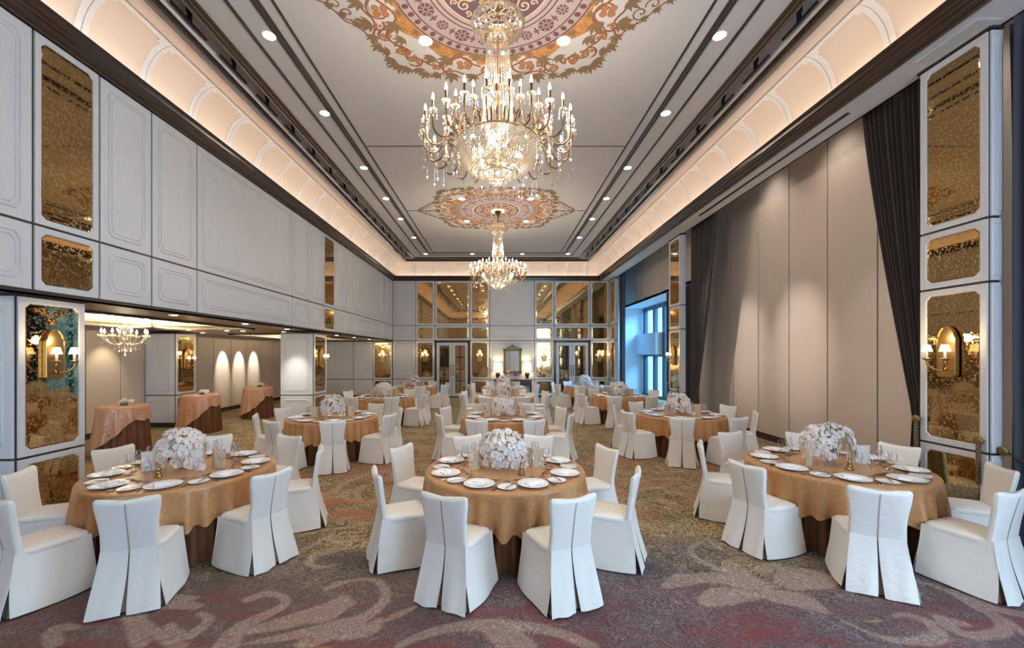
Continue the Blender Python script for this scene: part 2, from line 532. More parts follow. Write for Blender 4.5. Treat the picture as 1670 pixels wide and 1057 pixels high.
# double doors
def double_door(k, x0, x1):
    d = thing('door_%d' % k, None, None, ((x0+x1)/2, YF, 0)); d['kind'] = 'structure'
    hw = (x1-x0)/2; H = 2.58
    fr = MB()
    fr.box(-hw, -.05, 0, -hw+.09, .02, H); fr.box(hw-.09, -.05, 0, hw, .02, H); fr.box(-hw, -.05, H-.07, hw, .02, H)
    part('door_frame', fr, d, [M['brown']])
    lw = (hw-.09)
    for s in (-1, 1):
        a, b = (-lw, -.006) if s < 0 else (.006, lw)
        lf = MB()
        st = .13; z0, z1 = .06, H-.08
        lf.box(a, -.03, z0, a+st, .015, z1); lf.box(b-st, -.03, z0, b, .015, z1)
        lf.box(a+st, -.03, z0, b-st, .015, z0+.16); lf.box(a+st, -.03, z1-.14, b-st, .015, z1)
        leaf = part('door_leaf', lf, d, [M['white']])
        g0, g1, h0, h1 = a+st, b-st, z0+.16, z1-.14
        mu = MB()
        mu.box(g0, -.026, h0, g1, -.0, h0+.03); mu.box(g0, -.026, h1-.03, g1, 0, h1)
        mu.box(g0, -.026, h0, g0+.025, 0, h1); mu.box(g1-.025, -.026, h0, g1, 0, h1)
        mu.box((g0+g1)/2-.018, -.028, h0, (g0+g1)/2+.018, 0, h1)
        for q in range(1, 4):
            z = h0+(h1-h0)*q/4; mu.box(g0, -.028, z-.018, g1, 0, z+.018)
        part('muntin_grid', mu, leaf, [M['black']])
        gl = MB().box(g0, -.012, h0, g1, -.004, h1)
        part('pane', gl, leaf, [M['doorglass']])
        hd = MB(); hx = (b-.055) if s < 0 else (a+.055)
        hd.tube([(hx,-.075,1.0),(hx,-.075,1.48)], .012, 8)
        for z in (1.02, 1.24, 1.46):
            hd.sphere((hx,-.075,z), .026, 8, 5); hd.tube([(hx,-.075,z),(hx,-.03,z)], .012, 6)
        part('door_handle', hd, leaf, [M['darkbrass']])
double_door(1, -2.87, -1.27); double_door(2, 2.55, 4.19)

# ------------------------------------------------------------------ piers
def pier(name, x0, x1, y0, y1, zt, faces, lab=None, split=(Z1,)):
    """faces: list of (side, kind) with side in +x -x -y ; kind w or m"""
    mb = MB()
    mb.box(x0+.022, y0+.022, 0, x1-.022, y1-.022, zt, 1)
    zs = [.12] + list(split) + [zt-.03]
    for side, k in faces:
        if side == '+x': F = Frame((x1, 0, 0), (0,1,0), (1,0,0)); a, b = y0, y1
        if side == '-x': F = Frame((x0, 0, 0), (0,1,0), (-1,0,0)); a, b = y0, y1
        if side == '-y': F = Frame((0, y0, 0), (1,0,0), (0,-1,0)); a, b = x0, x1
        for i, (za, zb) in enumerate(zip(zs, zs[1:])):
            if k == 'w' and b-a < .3:
                slab(mb, F, a+.022, b-.004, za+G, zb-G); ridge(mb, F, a+.03, b-.02, za+.06, zb-.06, .002, .014, .006)
            elif k == 'w': panel(mb, F, a+.018, b-.018, za, zb)
            else: mirror_panel(mb, F, a+.018, b-.018, za, zb, lab[i])
    mb.box(x0-.002, y0-.002, 0, x1+.002, y1+.002, .12, 2)
    mb.box(x0-.004, y0-.004, zt-.03, x1+.004, y1+.004, zt, 2)
    return struct(name, mb, WM)
pier('wall_pier_front_left', -6.4, -4.98, 4.27, 5.02, 2.60, [('-y','w'),('+x','m')],
     ['low bronze mirror on the nearest left pier behind two chairs', 'bronze mirror on the nearest left pier with a three-light sconce'])
pier('wall_pier_back_left', -9.45, -8.62, 11.06, 11.85, 2.55, [('-y','w'),('+x','m')],
     ['low bronze mirror on the deep alcove pier behind a cocktail table', 'bronze mirror on the deep alcove pier with twin sconce'])
pier('wall_pier_middle_left', -5.84, -4.92, 11.06, 11.92, 2.55, [('-y','w'),('+x','m')],
     ['low bronze mirror on the white pier behind the second left table', 'narrow bronze mirror on the white pier behind the second left table'])
rl = lambda w_: ['lowest bronze mirror on %s' % w_, 'sconce mirror of bronze on %s' % w_, 'small square bronze mirror on %s' % w_, 'tall topmost bronze mirror on %s' % w_]
pier('wall_pier_front_right', 5.02, 5.16, 4.22, 4.95, ZM, [('-x','m'),('-y','w')], rl('the nearest right pier'), (.93, 2.70, 3.36))
pier('wall_pier_middle_right', 5.05, 5.20, 11.45, 12.25, ZM, [('-x','m'),('-y','w')], rl('the middle right pier'), (.90, 2.66, 3.33))
pier('wall_pier_back_right', 5.05, 5.22, 17.9, 18.8, ZM, [('-x','m'),('-y','w')], rl('the far right pier in the corner'), (.83, 2.59, 3.27))

# ------------------------------------------------------------------ alcove under the low ceiling
mb = MB()
mb.box(-9.75, YB, -.1, -9.47, YF+.3, 3.1, 1)
fa = Frame((-9.45, 0, 0), (0,1,0), (1,0,0))
ys = [-2.4,-1.4,-.4,.6,1.6,2.6,3.6,4.6,5.6,6.6,7.6,8.55,9.49,10.37,11.2,12.1,13.0,13.75,14.65,15.56,16.5,17.45,18.8]
for a, b in zip(ys, ys[1:]): slab(mb, fa, a+.012, b-.012, .13, 2.6, 0, .02, .003)
mb.box(-9.46, YB, 0, -9.43, YF, .13, 2)
struct('wall_alcove_left', mb, [M['beige'], M['seam'], M['brown']])

AC = 2.59
cof = [(-8.40,-5.90,5.4,10.05), (-8.15,-5.90,12.5,17.2), (-8.4,-5.9,-1.5,3.6)]
mb = MB()
xs_ = sorted(set([-9.45, XL] + [c for f in cof for c in f[:2]])); ys_ = sorted(set([YB, YF] + [c for f in cof for c in f[2:]]))
for i in range(len(xs_)-1):
    for j in range(len(ys_)-1):
        cx_, cy_ = (xs_[i]+xs_[i+1])/2, (ys_[j]+ys_[j+1])/2
        if any(f[0] < cx_ < f[1] and f[2] < cy_ < f[3] for f in cof): continue
        mb.box(xs_[i], ys_[j], AC, min(xs_[i+1], XL-.03), ys_[j+1], AC+.05, 0)
mb.box(-9.45, YB, 2.745, XL-.1, YF, 2.80, 0)
struct('ceiling_alcove', mb, [M['alcove']])
for (x0,x1,y0,y1) in cof:
    mb = MB()
    for (a,b,c,d) in ((x0,x0+.10,y0,y1),(x1-.10,x1,y0,y1),(x0,x1,y0,y0+.10),(x0,x1,y1-.10,y1)):
        mb.box(a, c, AC-.035, b, d, AC+.03, 0)
    e = .02
    for (a,b,c,d) in ((x0-e,x0,y0,y1),(x1,x1+e,y0,y1),(x0,x1,y0-e,y0),(x0,x1,y1,y1+e)):
        mb.box(a, c, AC+.0, b, d, 2.745, 1)
    struct('trim_coffer', mb, [M['brown'], M['cream']])
    h = (y1-y0)-.3; ww = (x1-x0)-.3
    for sgn, xx in ((1, x0+.06), (-1, x1-.06)):
        area('coffer_strip', (xx, (y0+y1)/2, AC+.035), (R(180), R(50*sgn), 0), .03, h, 60, (1,.83,.52))
    for sgn, yyy in ((1, y0+.06), (-1, y1-.06)):
        area('coffer_strip', ((x0+x1)/2, yyy, AC+.035), (R(180-50*sgn), 0, 0), ww, .03, 34, (1,.83,.52))

# ------------------------------------------------------------------ crown moulding, cove, ceiling
def sweep(mb, prof, mat=0, smooth=False, xr=XR):
    """profile points (inset, z) carried round the hall, mitred at the corners"""
    n = len(prof); vs_ = []
    for (i, z) in prof:
        vs_ += [(XL+i, YB+i, z), (xr-i, YB+i, z), (xr-i, YF-i, z), (XL+i, YF-i, z)]
    fs = []
    for j in range(n-1):
        for k in range(4):
            k2 = (k+1) % 4
            fs.append((j*4+k, j*4+k2, (j+1)*4+k2, (j+1)*4+k))
    mb.add(vs_, fs, mat, smooth)
mb = MB()
sweep(mb, [(0,5.31),(.03,5.30),(.035,5.33),(.06,5.335),(.085,5.35),(.09,5.375),(.125,5.385),(.13,5.41),(.16,5.42),(.175,5.45),(.20,5.46),(.20,5.50),(.175,5.50),(.175,5.46),(.05,5.45),(0,5.45),(0,5.31)])
struct('trim_crown_moulding', mb, [M['brown']])
def cp(t):   # cove surface, t in 0..1
    a = t*PI/2
    return (.06+.40*(1-math.cos(a)), 5.45+.62*math.sin(a))
mb = MB()
sweep(mb, [cp(k/14) for k in range(15)], 0, True)
sweep(mb, [(.46,6.07),(.462,6.078),(.468,6.078),(.47,6.07),(.71,6.07)], 0)
struct('wall_cove', mb, [M['cove']])
mb = MB()
def rib(along, lo, hi, t0, t1, side, off=.014):
    K = 12
    for q in range(K):
        for (ta, tb) in (((t0+(t1-t0)*q/K), (t0+(t1-t0)*(q+1)/K)),):
            pts = []
            for t_ in (ta, tb):
                i, z = cp(t_); a = t_*PI/2
                ni, nz = math.cos(a), -math.sin(a)
                i += ni*off; z += nz*off
                for u in (lo, hi):
                    if side == 'L': pts.append((XL+i, u, z))
                    if side == 'R': pts.append((XR-i, u, z))
                    if side == 'F': pts.append((u, YF-i, z))
            mb.add(pts, [(0,1,3,2)], 0, True)
    # little side faces give the rib its thickness
    for u in (lo, hi):
        pts = []
        for q in range(K+1):
            t_ = t0+(t1-t0)*q/K
            i, z = cp(t_); a = t_*PI/2
            for o_ in (0, off):
                ii, zz = i+math.cos(a)*o_, z-math.sin(a)*o_
                pts.append((XL+ii, u, zz) if side == 'L' else (XR-ii, u, zz) if side == 'R' else (u, YF-ii, zz))
        mb.add(pts, [(2*q, 2*q+1, 2*q+3, 2*q+2) for q in range(K)], 0)
SP = .845
for side, lo, hi, ph in (('L', YB+.5, YF-.5, 4.66), ('R', YB+.5, YF-.5, 4.86), ('F', XL+.5, XR-.5, -3.70)):
    n0 = int(math.ceil((lo-ph)/SP)); n1 = int((hi-ph)//SP)
    for k in range(n0, n1+1):
        c = ph+k*SP
        rib('', c+.006, c+.075, 0, 1, side); rib('', c-.075, c-.006, 0, 1, side)
        if k < n1:
            rib('', c+.07, c+SP-.07, .90, 1, side); 
            rib('', c+.07, c+.13, .82, .91, side); rib('', c+SP-.13, c+SP-.07, .82, .91, side)
    # closing pieces next to the corners
struct('trim_cove_ribs', mb, [M['coverib']])
mb = MB()
sweep(mb, [(.70,6.071),(.70,6.03),(.73,6.02),(.80,6.02),(.82,6.04),(.82,6.10)], 0)
sweep(mb, [(1.11,6.12),(1.11,6.05),(1.15,6.045),(1.17,6.06),(1.21,6.045),(1.25,6.06),(1.26,6.08)], 0)
sweep(mb, [(1.585,6.082),(1.59,6.066),(1.625,6.066),(1.63,6.082)], 1)
sweep(mb, [(1.90,6.082),(1.905,6.064),(1.94,6.070),(1.96,6.064),(1.995,6.064),(2.0,6.082)], 1)
sweep(mb, [(2.135,6.082),(2.14,6.068),(2.165,6.068),(2.17,6.082)], 1)
struct('trim_ceiling_bands', mb, [M['brown'], M['track']])
mb = MB()
sweep(mb, [(.82,6.09),(.82,6.42),(1.11,6.42),(1.11,6.09)], 0)
struct('ceiling_slot', mb, [M['soffit']])
mb = MB()
i0 = 1.11
mb.box(XL+i0, YB+i0, ZC, XR-i0, YF-i0, ZC+.06, 0)
struct('ceiling', mb, [M['ceil']])
mb = MB()
XC = (XL+XR)/2
for y in (4.53, 8.20, 11.87):
    mb.box(XL+2.17, y-.011, ZC-.006, XR-2.17, y+.011, ZC+.01, 0)
struct('trim_ceiling_joints', mb, [M['track']])
# light hidden in the trough behind the crown moulding
for nm, loc, rot, sx_, sy_, pw in (('L', (XL+.12, 8.2, 5.475), (R(180), R(22), 0), .05, 20.6, 25), ('R', (XR-.12, 8.2, 5.475), (R(180), R(-22), 0), .05, 20.6, 25),
                             ('F', (XC, YF-.12, 5.475), (R(180+22), 0, 0), 9.0, .05, 12), ('B', (XC, YB+.12, 5.475), (R(180-22), 0, 0), 9.0, .05, 12)):
    area('cove_light', loc, rot, sx_, sy_, pw, (1,.85,.72))
# ceiling of the hall's hollow edge (keeps the sky out)
mb = MB().box(-9.9, YB-.2, 6.45, 7.6, YF+1.9, 6.6, 0)
struct('roof_slab', mb, [M['soffit']])

# ------------------------------------------------------------------ right side
mb = MB()
mb.box(XR-.01, YB, ZM, 5.15, YF, ZM+.03, 0)
mb.box(5.12, YB, ZM, 5.15, 20.4, 6.45, 0)
mb.box(XR-.01, YB, ZM+.03, XR+.02, YF, 6.07, 0)
so = struct('ceiling_soffit_right', mb, [M['soffit']])
mb = MB()
mb.box(4.84, 5.75, ZM-.006, 4.90, 10.0, ZM+.002, 0)
tag(mb.build('slot_diffuser', [M['black']]), 'long black air slot in the white soffit above the fabric wall', 'air vent')
mb = MB()
for k in range(12): mb.box(4.80+k*.02, 4.15, ZM-.008, 4.812+k*.02, 4.75, ZM+.002, 0)
mb.box(4.78, 4.13, ZM-.005, 5.05, 4.15, ZM+.002, 0); mb.box(4.78, 4.75, ZM-.005, 5.05, 4.77, ZM+.002, 0)
tag(mb.build('air_grille', [M['soffit']]), 'white louvred air grille in the soffit over the nearest right pier', 'air vent')

mb = MB()
fr_ = Frame((XB, 0, 0), (0,1,0), (-1,0,0))
BAY0, BAY1, BZ = 12.7, 20.4, 4.22
mb.box(XB+.02, 2.9, -.1, XB+.3, BAY0, 6.45, 1); mb.box(XB+.02, YB, BZ, XB+.3, 2.9, 6.45, 1); mb.box(XB+.02, YB-.3, -.1, XB+.3, -2.1, 6.45, 1)
mb.box(XB+.02, BAY0, BZ+.02, XB+.3, BAY1, 6.45, 1)
ys = [2.9,3.62,4.66,5.70,6.72,7.74,8.76,9.79,10.83,11.85,12.7]
for a, b in zip(ys, ys[1:]): slab(mb, fr_, a+.013, b-.013, .14, 6.4, 0, .02, .003)
ys = [12.7,13.8,14.7,15.65,16.6,17.55,18.5,19.42,20.4]
for a, b in zip(ys, ys[1:]): slab(mb, fr_, a+.013, b-.013, BZ, 6.4, 0, .02, .003)
mb.box(XB-.012, 2.9, 0, XB+.02, BAY0, .14, 2)
struct('wall_right', mb, [M['beige'], M['seam'], M['brown']])
for y, pw_ in ((6.6, 120), (8.43, 480), (10.28, 480)):  # added spots without fixtures, imitating soft reflected highlights on the fabric wall
    spot('added_highlight_spot', (2.87, y, 6.04), (0, R(-40.5), 0), pw_, (1,.92,.84), 25, 1.0, .05)
for y in (5.4, 7.4, 9.2, 3.6):
    spot('wall_washer_upper', (5.6, y, 6.3), (0, R(-6), 0), 45, (1,.90,.80), 100, 1.0, .1)

# window bay
mb = MB()
XW = 7.2
mb.box(XB, BAY0, BZ, XW+.3, BAY1, BZ+.1, 0)                # bay ceiling
mb.box(5.15, BAY1, -.1, XW+.4, BAY1+.2, 6.45, 0)           # bay far wall
mb.box(XB+.3, BAY0-.2, -.1, XW+.4, BAY0, BZ+.1, 0)         # bay near wall
mb.box(5.22, YF+.0, -.1, 5.30, BAY1, 6.45, 0)
mb.box(XB, YB-.3, BZ, XW+.4, 2.9, BZ+.1, 0); mb.box(XB+.3, 2.9, -.1, XW+.4, 3.1, BZ+.1, 0); mb.box(XB+.3, YB-.5, -.1, XW+.4, YB-.3, BZ+.1, 0)
struct('wall_window_bay', mb, [M['baywhite']])
mb = MB().box(6.84, 17.96, 1.95, 7.16, 20.4, 2.93)
tag(mb.build('boxed_beam', [M['baybox']]), 'grey boxed beam crossing the corner of the bay window', 'beam')['kind'] = 'structure'
w1 = thing('window_1', None, None, (XW, 0, 0)); w1['kind'] = 'structure'
fm = MB()
for y, hw in ((12.75,.06),(14.0,.10),(15.3,.10),(16.6,.10),(17.85,.14),(18.95,.13),(20.2,.14)):
    fm.box(-.06, y-hw, 0, .08, y+hw, 4.22)
for z0, z1 in ((0,.10),(1.86,1.96),(4.04,4.22)): fm.box(-.05, 12.7, z0, .07, 20.4, z1)
part('window_frame', fm, w1, [M['winframe']])
part('pane', MB().box(.0, 12.7, .1, .012, 20.4, 4.1), w1, [M['winglass']])

w3 = thing('window_3', None, None, (XW, 0, 0)); w3['kind'] = 'structure'
fm = MB()
for y in (-2.1,-.9,.4,1.7,2.85): fm.box(-.06, y-.08, 0, .08, y+.08, 4.22)
for z0, z1 in ((0,.10),(1.86,1.96),(4.04,4.22)): fm.box(-.05, -2.1, z0, .07, 2.9, z1)
part('window_frame', fm, w3, [M['winframe']])
# rear wall with tall windows, behind the photographer
mb = MB()
for (a, b, z0, z1) in ((-9.75,-8.7,-.1,6.45),(-6.1,2.1,-.1,6.45),(5.1,7.4,-.1,6.45),(-8.7,-6.1,-.1,.4),(-8.7,-6.1,2.6,6.45),(2.1,5.1,-.1,.7),(2.1,5.1,4.5,6.45)):
    mb.box(a, YB-.3, z0, b, YB-.02, z1, 0)
fb = Frame((0, YB, 0), (1,0,0), (0,1,0))
for k in range(7): slab(mb, fb, XL+.98*k+.02, XL+.98*(k+1)-.01, .14, 5.28, 1, .02, .003)
struct('wall_rear', mb, [M['seam'], M['beige']])
w2 = thing('window_2', None, None, (0, YB-.1, 0)); w2['kind'] = 'structure'
fm = MB()
for x in (2.15, 3.1, 4.1, 5.05): fm.box(x-.05, -.04, .7, x+.05, .04, 4.5)
for z in (.7, 2.4, 4.43): fm.box(2.1, -.04, z, 5.1, .04, z+.07)
for x in (-8.65,-7.4,-6.15): fm.box(x-.05, -.04, .4, x+.05, .04, 2.6)
for z in (.4, 2.53): fm.box(-8.7, -.04, z, -6.1, .04, z+.07)
part('window_frame', fm, w2, [M['winframe']])

# neighbouring buildings seen through the bay window
bm_ = mat('pale_concrete_facade', (.45,.55,.62), .8)
gb = mat('facade_window_band', (.10,.20,.30), .3)
b = MB(); b.box(24, 20, -12, 30, 60, 26, 0)
for k in range(16):
    for j in range(16): b.box(23.9, 21+j*2.4, -10+k*2.2, 24.02, 22.7+j*2.4, -8.7+k*2.2, 1)
tag(b.build('office_building', [bm_, gb]), 'pale office block with rows of blue windows outside the bay', 'building')

# ------------------------------------------------------------------ floor with woven scrolls
def fw(x, y):
    Y = 1316.25/(y-578.5); return ((x-812)*Y/675, Y)
STROKES = [
 ([(407,977),(433,969),(459,972),(465,984),(446,997),(416,1011),(386,1028),(369,1053)], [.05,.045,.03,.04,.05,.06,.07,.09]),
 ([(218,1004),(231,1050)], [.07,.05]), ([(231,1014),(292,1056)], [.03,.05]),
 ([(90,1050),(84,1031),(101,1023),(127,1024)], [.05,.05,.05,.02]),
 ([(270,984),(322,989)], [.07,.04]), ([(280,975),(318,976)], [.05,.03]),
 ([(275,1020),(300,1040),(340,1012),(325,1000)], [.03,.05,.04,.02]),
 ([(400,1030),(470,1014),(537,994),(575,984)], [.03,.09,.10,.03]),
 ([(400,1050),(480,1036),(560,1016),(600,1001)], [.01,.05,.06,.02]),
 ([(543,899),(510,907),(503,919),(523,925),(550,920)], [.05,.035,.03,.03,.01]),
 ([(532,961),(547,954),(583,945),(615,948),(629,965),(624,983),(604,1001),(572,1019),(536,1035),(500,1049)], [.02,.045,.02,.035,.04,.045,.05,.06,.07,.07]),
 ([(500,1012),(530,1000),(556,983)], [.03,.12,.09]),
 ([(651,1053),(680,1040),(716,1028),(759,1021),(805,1019),(859,1022),(913,1033),(949,1047),(967,1056)], [.03,.04,.05,.06,.065,.055,.05,.05,.04]),
 ([(788,1024),(831,1044),(852,1056)], [.02,.12,.10]),
 ([(622,1015),(651,1002),(680,989)], [.01,.04,.01]),
 ([(554,1040),(600,1026),(621,1010)], [.03,.08,.02]),
 ([(1087,957),(1115,945),(1150,945),(1180,950)], [.03,.10,.05,.03]),
 ([(1188,917),(1200,932),(1225,945)], [.05,.11,.07]),
 ([(1130,938),(1170,940),(1200,950),(1230,957)], [.02,.07,.08,.05]),
 ([(1270,952),(1296,938),(1335,940),(1338,950),(1290,958)], [.04,.12,.11,.09,.05]),
 ([(1264,973),(1308,980),(1352,1001)], [.10,.12,.01]),
 ([(1232,970),(1180,972),(1151,982)], [.06,.12,.06]),
 ([(1240,930),(1262,922),(1282,930),(1270,940)], [.05,.06,.04,.03]),
 ([(1232,955),(1246,950),(1262,955),(1248,961),(1236,958)], [.022,.022,.022,.022,.02]),
 ([(1148,882),(1128,893),(1133,908),(1166,926),(1190,938)], [.01,.035,.03,.03,.03]),
 ([(1151,880),(1177,897)], [.015,.02]),
 ([(1374,1010),(1411,1030),(1454,1043),(1498,1046),(1527,1041),(1531,1032),(1513,1014),(1480,1003),(1458,1006)], [.006,.02,.035,.05,.055,.05,.04,.03,.012]),
 ([(1538,1010),(1557,1028),(1590,1037),(1630,1032),(1637,1021),(1619,1003),(1593,988),(1553,966),(1498,948)], [.06,.05,.045,.045,.045,.05,.07,.05,.03]),
 ([(1590,981),(1630,995),(1672,1003)], [.05,.05,.05]), ([(1560,1015),(1575,1018)], [.05,.03]),
 ([(1640,1010),(1672,1035)], [.03,.03]), ([(1630,975),(1672,985)], [.03,.04]),
 ([(488,875),(518,866),(565,860),(610,852)], [.02,.03,.03,.03]),
 ([(582,875),(571,882),(552,884),(537,879),(541,871)], [.05,.03,.03,.04,.02]),
 ([(576,844),(559,845),(551,850),(561,855)], [.02,.03,.03,.02]),
 ([(505,919),(518,907),(546,898),(575,892),(597,886)], [.03,.03,.035,.03,.02]),
 ([(480,907),(508,890),(529,879)], [.03,.04,.03]),
 ([(595,792),(582,801),(586,815)], [.06,.06,.05]), ([(552,807),(575,816),(610,818)], [.05,.05,.03]),
 ([(485,800),(530,806),(560,790),(590,776)], [.05,.09,.05,.04]),
 ([(1046,785),(1078,781),(1116,783),(1135,790),(1125,795),(1110,792)], [.03,.03,.03,.035,.03,.02]),
 ([(1078,807),(1106,803),(1135,809)], [.02,.03,.02]), ([(1072,761),(1087,769),(1115,769)], [.04,.04,.03]),
 ([(1045,800),(1060,795),(1080,797)], [.05,.06,.03]),
 ([(660,770),(640,775),(665,786)], [.04,.05,.04]),
]
xs_ = np.unique(np.concatenate([np.linspace(-9.8,-3.7,14), np.arange(-3.7,4.1,.0135), np.linspace(4.1,7.4,8)]))
ys_ = np.unique(np.concatenate([np.linspace(-2.8,2.6,8), np.arange(2.6,5.2,.0135), np.arange(5.2,8.2,.03), np.linspace(8.2,20.6,12)]))
nx, ny_ = len(xs_), len(ys_)
XX, YY = np.meshgrid(xs_, ys_)
mask = np.zeros(XX.shape, dtype=np.float32)
def catmull(P, W, k=6):
    P = np.array(P, float); W = np.array(W, float); out = []; ow = []
    for i in range(len(P)-1):
        p0 = P[max(i-1,0)]; p1 = P[i]; p2 = P[i+1]; p3 = P[min(i+2,len(P)-1)]
        for t_ in np.linspace(0, 1, k, endpoint=False):
            out.append(.5*((2*p1)+(p2-p0)*t_+(2*p0-5*p1+4*p2-p3)*t_*t_+(3*p1-p0-3*p2+p3)*t_**3)); ow.append(W[i]*(1-t_)+W[i+1]*t_)
    out.append(P[-1]); ow.append(W[-1])
    return np.array(out), np.array(ow)
for pts, wd in STROKES:
    P, W = catmull([fw(*p) for p in pts], wd)
    lo = P.min(0)-.2; hi = P.max(0)+.2
    ix0, ix1 = np.searchsorted(xs_, [lo[0], hi[0]]); iy0, iy1 = np.searchsorted(ys_, [lo[1], hi[1]])
    if ix1 <= ix0 or iy1 <= iy0: continue
    sxx = XX[iy0:iy1, ix0:ix1]; syy = YY[iy0:iy1, ix0:ix1]
    best = np.full(sxx.shape, -9.0)
    for a in range(len(P)-1):
        d = P[a+1]-P[a]; l2 = float(d@d)+1e-9
        t_ = np.clip(((sxx-P[a,0])*d[0]+(syy-P[a,1])*d[1])/l2, 0, 1)
        dist = np.hypot(sxx-P[a,0]-t_*d[0], syy-P[a,1]-t_*d[1])
        best = np.maximum(best, (W[a]*(1-t_)+W[a+1]*t_)-dist)
    mask[iy0:iy1, ix0:ix1] = np.maximum(mask[iy0:iy1, ix0:ix1], np.clip(best/.02+.5, 0, 1))
me = bpy.data.meshes.new('floor')
me.vertices.add(nx*ny_)
co = np.stack([XX.ravel(), YY.ravel(), np.zeros(nx*ny_)], 1).astype(np.float32)
me.vertices.foreach_set('co', co.ravel())
idx = np.arange(nx*ny_).reshape(ny_, nx)
q = np.stack([idx[:-1,:-1], idx[:-1,1:], idx[1:,1:], idx[1:,:-1]], -1).reshape(-1, 4)
me.loops.add(q.size); me.polygons.add(len(q))
me.loops.foreach_set('vertex_index', q.ravel().astype(np.int32))
me.polygons.foreach_set('loop_start', (np.arange(len(q))*4).astype(np.int32))
me.update(calc_edges=True)
at_ = me.attributes.new('scroll', 'FLOAT', 'POINT')
at_.data.foreach_set('value', mask.ravel())
me.materials.append(M['carpet'])
fo = obj('floor', me); fo['kind'] = 'structure'
# ------------------------------------------------------------------ ceiling medallions (painted ornament, laid out flat on the ceiling)
PM = dict(plum=mat('mural_plum', (.085,.055,.085), .8), mauve=mat('mural_pale_mauve', (.33,.275,.275), .8), wine=mat('mural_wine', (.125,.050,.060), .8),
          ochre=mat('mural_ochre', (.42,.20,.055), .8), tan=mat('mural_tan', (.50,.36,.24), .8), rust=mat('mural_rust', (.25,.085,.04), .8),
          leaf=mat('mural_olive_leaf', (.20,.13,.065), .8), fruit=mat('mural_fruit', (.38,.17,.06), .8), bare=M['ceil'])
PML = list(PM.values()); PI_ = {k: i for i, k in enumerate(PM)}
v_ = coords(PM['ochre']); col_to(PM['ochre'], ramp(PM['ochre'], noise(PM['ochre'], v_, 9, 4, .6, 1.5), [(.3,(.30,.12,.04)),(.7,(.52,.27,.08))]))
class Flat:
    def __init__(s): s.mb = MB()
    cnt = 0
    def poly(s, pts, z, m):
        Flat.cnt += 1; z += 2.2e-6*(Flat.cnt % 300)
        s.mb.add([(x, y, -z) for x, y in pts], [tuple(range(len(pts)-1,-1,-1))], PI_[m])
    def disc(s, c, r, z, m, n=20, sy=1, rot=0):
        s.poly([(c[0]+r*math.cos(TAU*k/n)*math.cos(rot)-r*sy*math.sin(TAU*k/n)*math.sin(rot),
                 c[1]+r*math.cos(TAU*k/n)*math.sin(rot)+r*sy*math.sin(TAU*k/n)*math.cos(rot)) for k in range(n)], z, m)
    def annulus(s, c, r0, r1, z, m, n=64, a0=0, a1=TAU):
        full = abs(a1-a0-TAU) < 1e-6
        N_ = n; vs_ = []
        for k in range(N_+1):
            a = a0+(a1-a0)*k/N_
            vs_ += [(c[0]+r0*math.cos(a), c[1]+r0*math.sin(a), -z), (c[0]+r1*math.cos(a), c[1]+r1*math.sin(a), -z)]
        s.mb.add(vs_, [(2*k+1, 2*k, 2*k+2, 2*k+3) for k in range(N_)], PI_[m])
    def ribbon(s, pts, w, z, m):
        Flat.cnt += 1; z += 2.2e-6*(Flat.cnt % 300)
        n = len(pts); vs_ = []
        for i in range(n):
            a = pts[max(0,i-1)]; b = pts[min(n-1,i+1)]
            dx, dy = b[0]-a[0], b[1]-a[1]; l = math.hypot(dx, dy)+1e-9
            ww = w[i] if isinstance(w, list) else w
            vs_ += [(pts[i][0]-dy/l*ww, pts[i][1]+dx/l*ww, -z), (pts[i][0]+dy/l*ww, pts[i][1]-dx/l*ww, -z)]
        s.mb.add(vs_, [(2*k, 2*k+1, 2*k+3, 2*k+2) for k in range(n-1)], PI_[m])
    def spiral(s, c, r, a0, turns, w, z, m, sgn=1, n=26):
        pts = []
        for k in range(n+1):
            t_ = k/n; rr = r*(1-t_)**.8+.0; a = a0+sgn*turns*TAU*t_
            pts.append((c[0]+rr*math.cos(a), c[1]+rr*math.sin(a)))
        s.ribbon(pts, w, z, m)
        return pts[0]
    def leafs(s, c, a, l, z, m='leaf', n=5, spread=1.9):
        for k in range(n):
            b = a+spread*(k/(n-1)-.5) if n > 1 else a
            ll = l*(1-.35*abs(k/(max(1,n-1))-.5)*2)
            d = (math.cos(b), math.sin(b)); q = (-d[1], d[0])
            s.poly([(c[0]+d[0]*ll*t_+q[0]*ll*u, c[1]+d[1]*ll*t_+q[1]*ll*u) for t_, u in ((0,0),(.3,.12),(.6,.15),(1,0),(.6,-.12),(.3,-.14))], z+.0004*k, m)
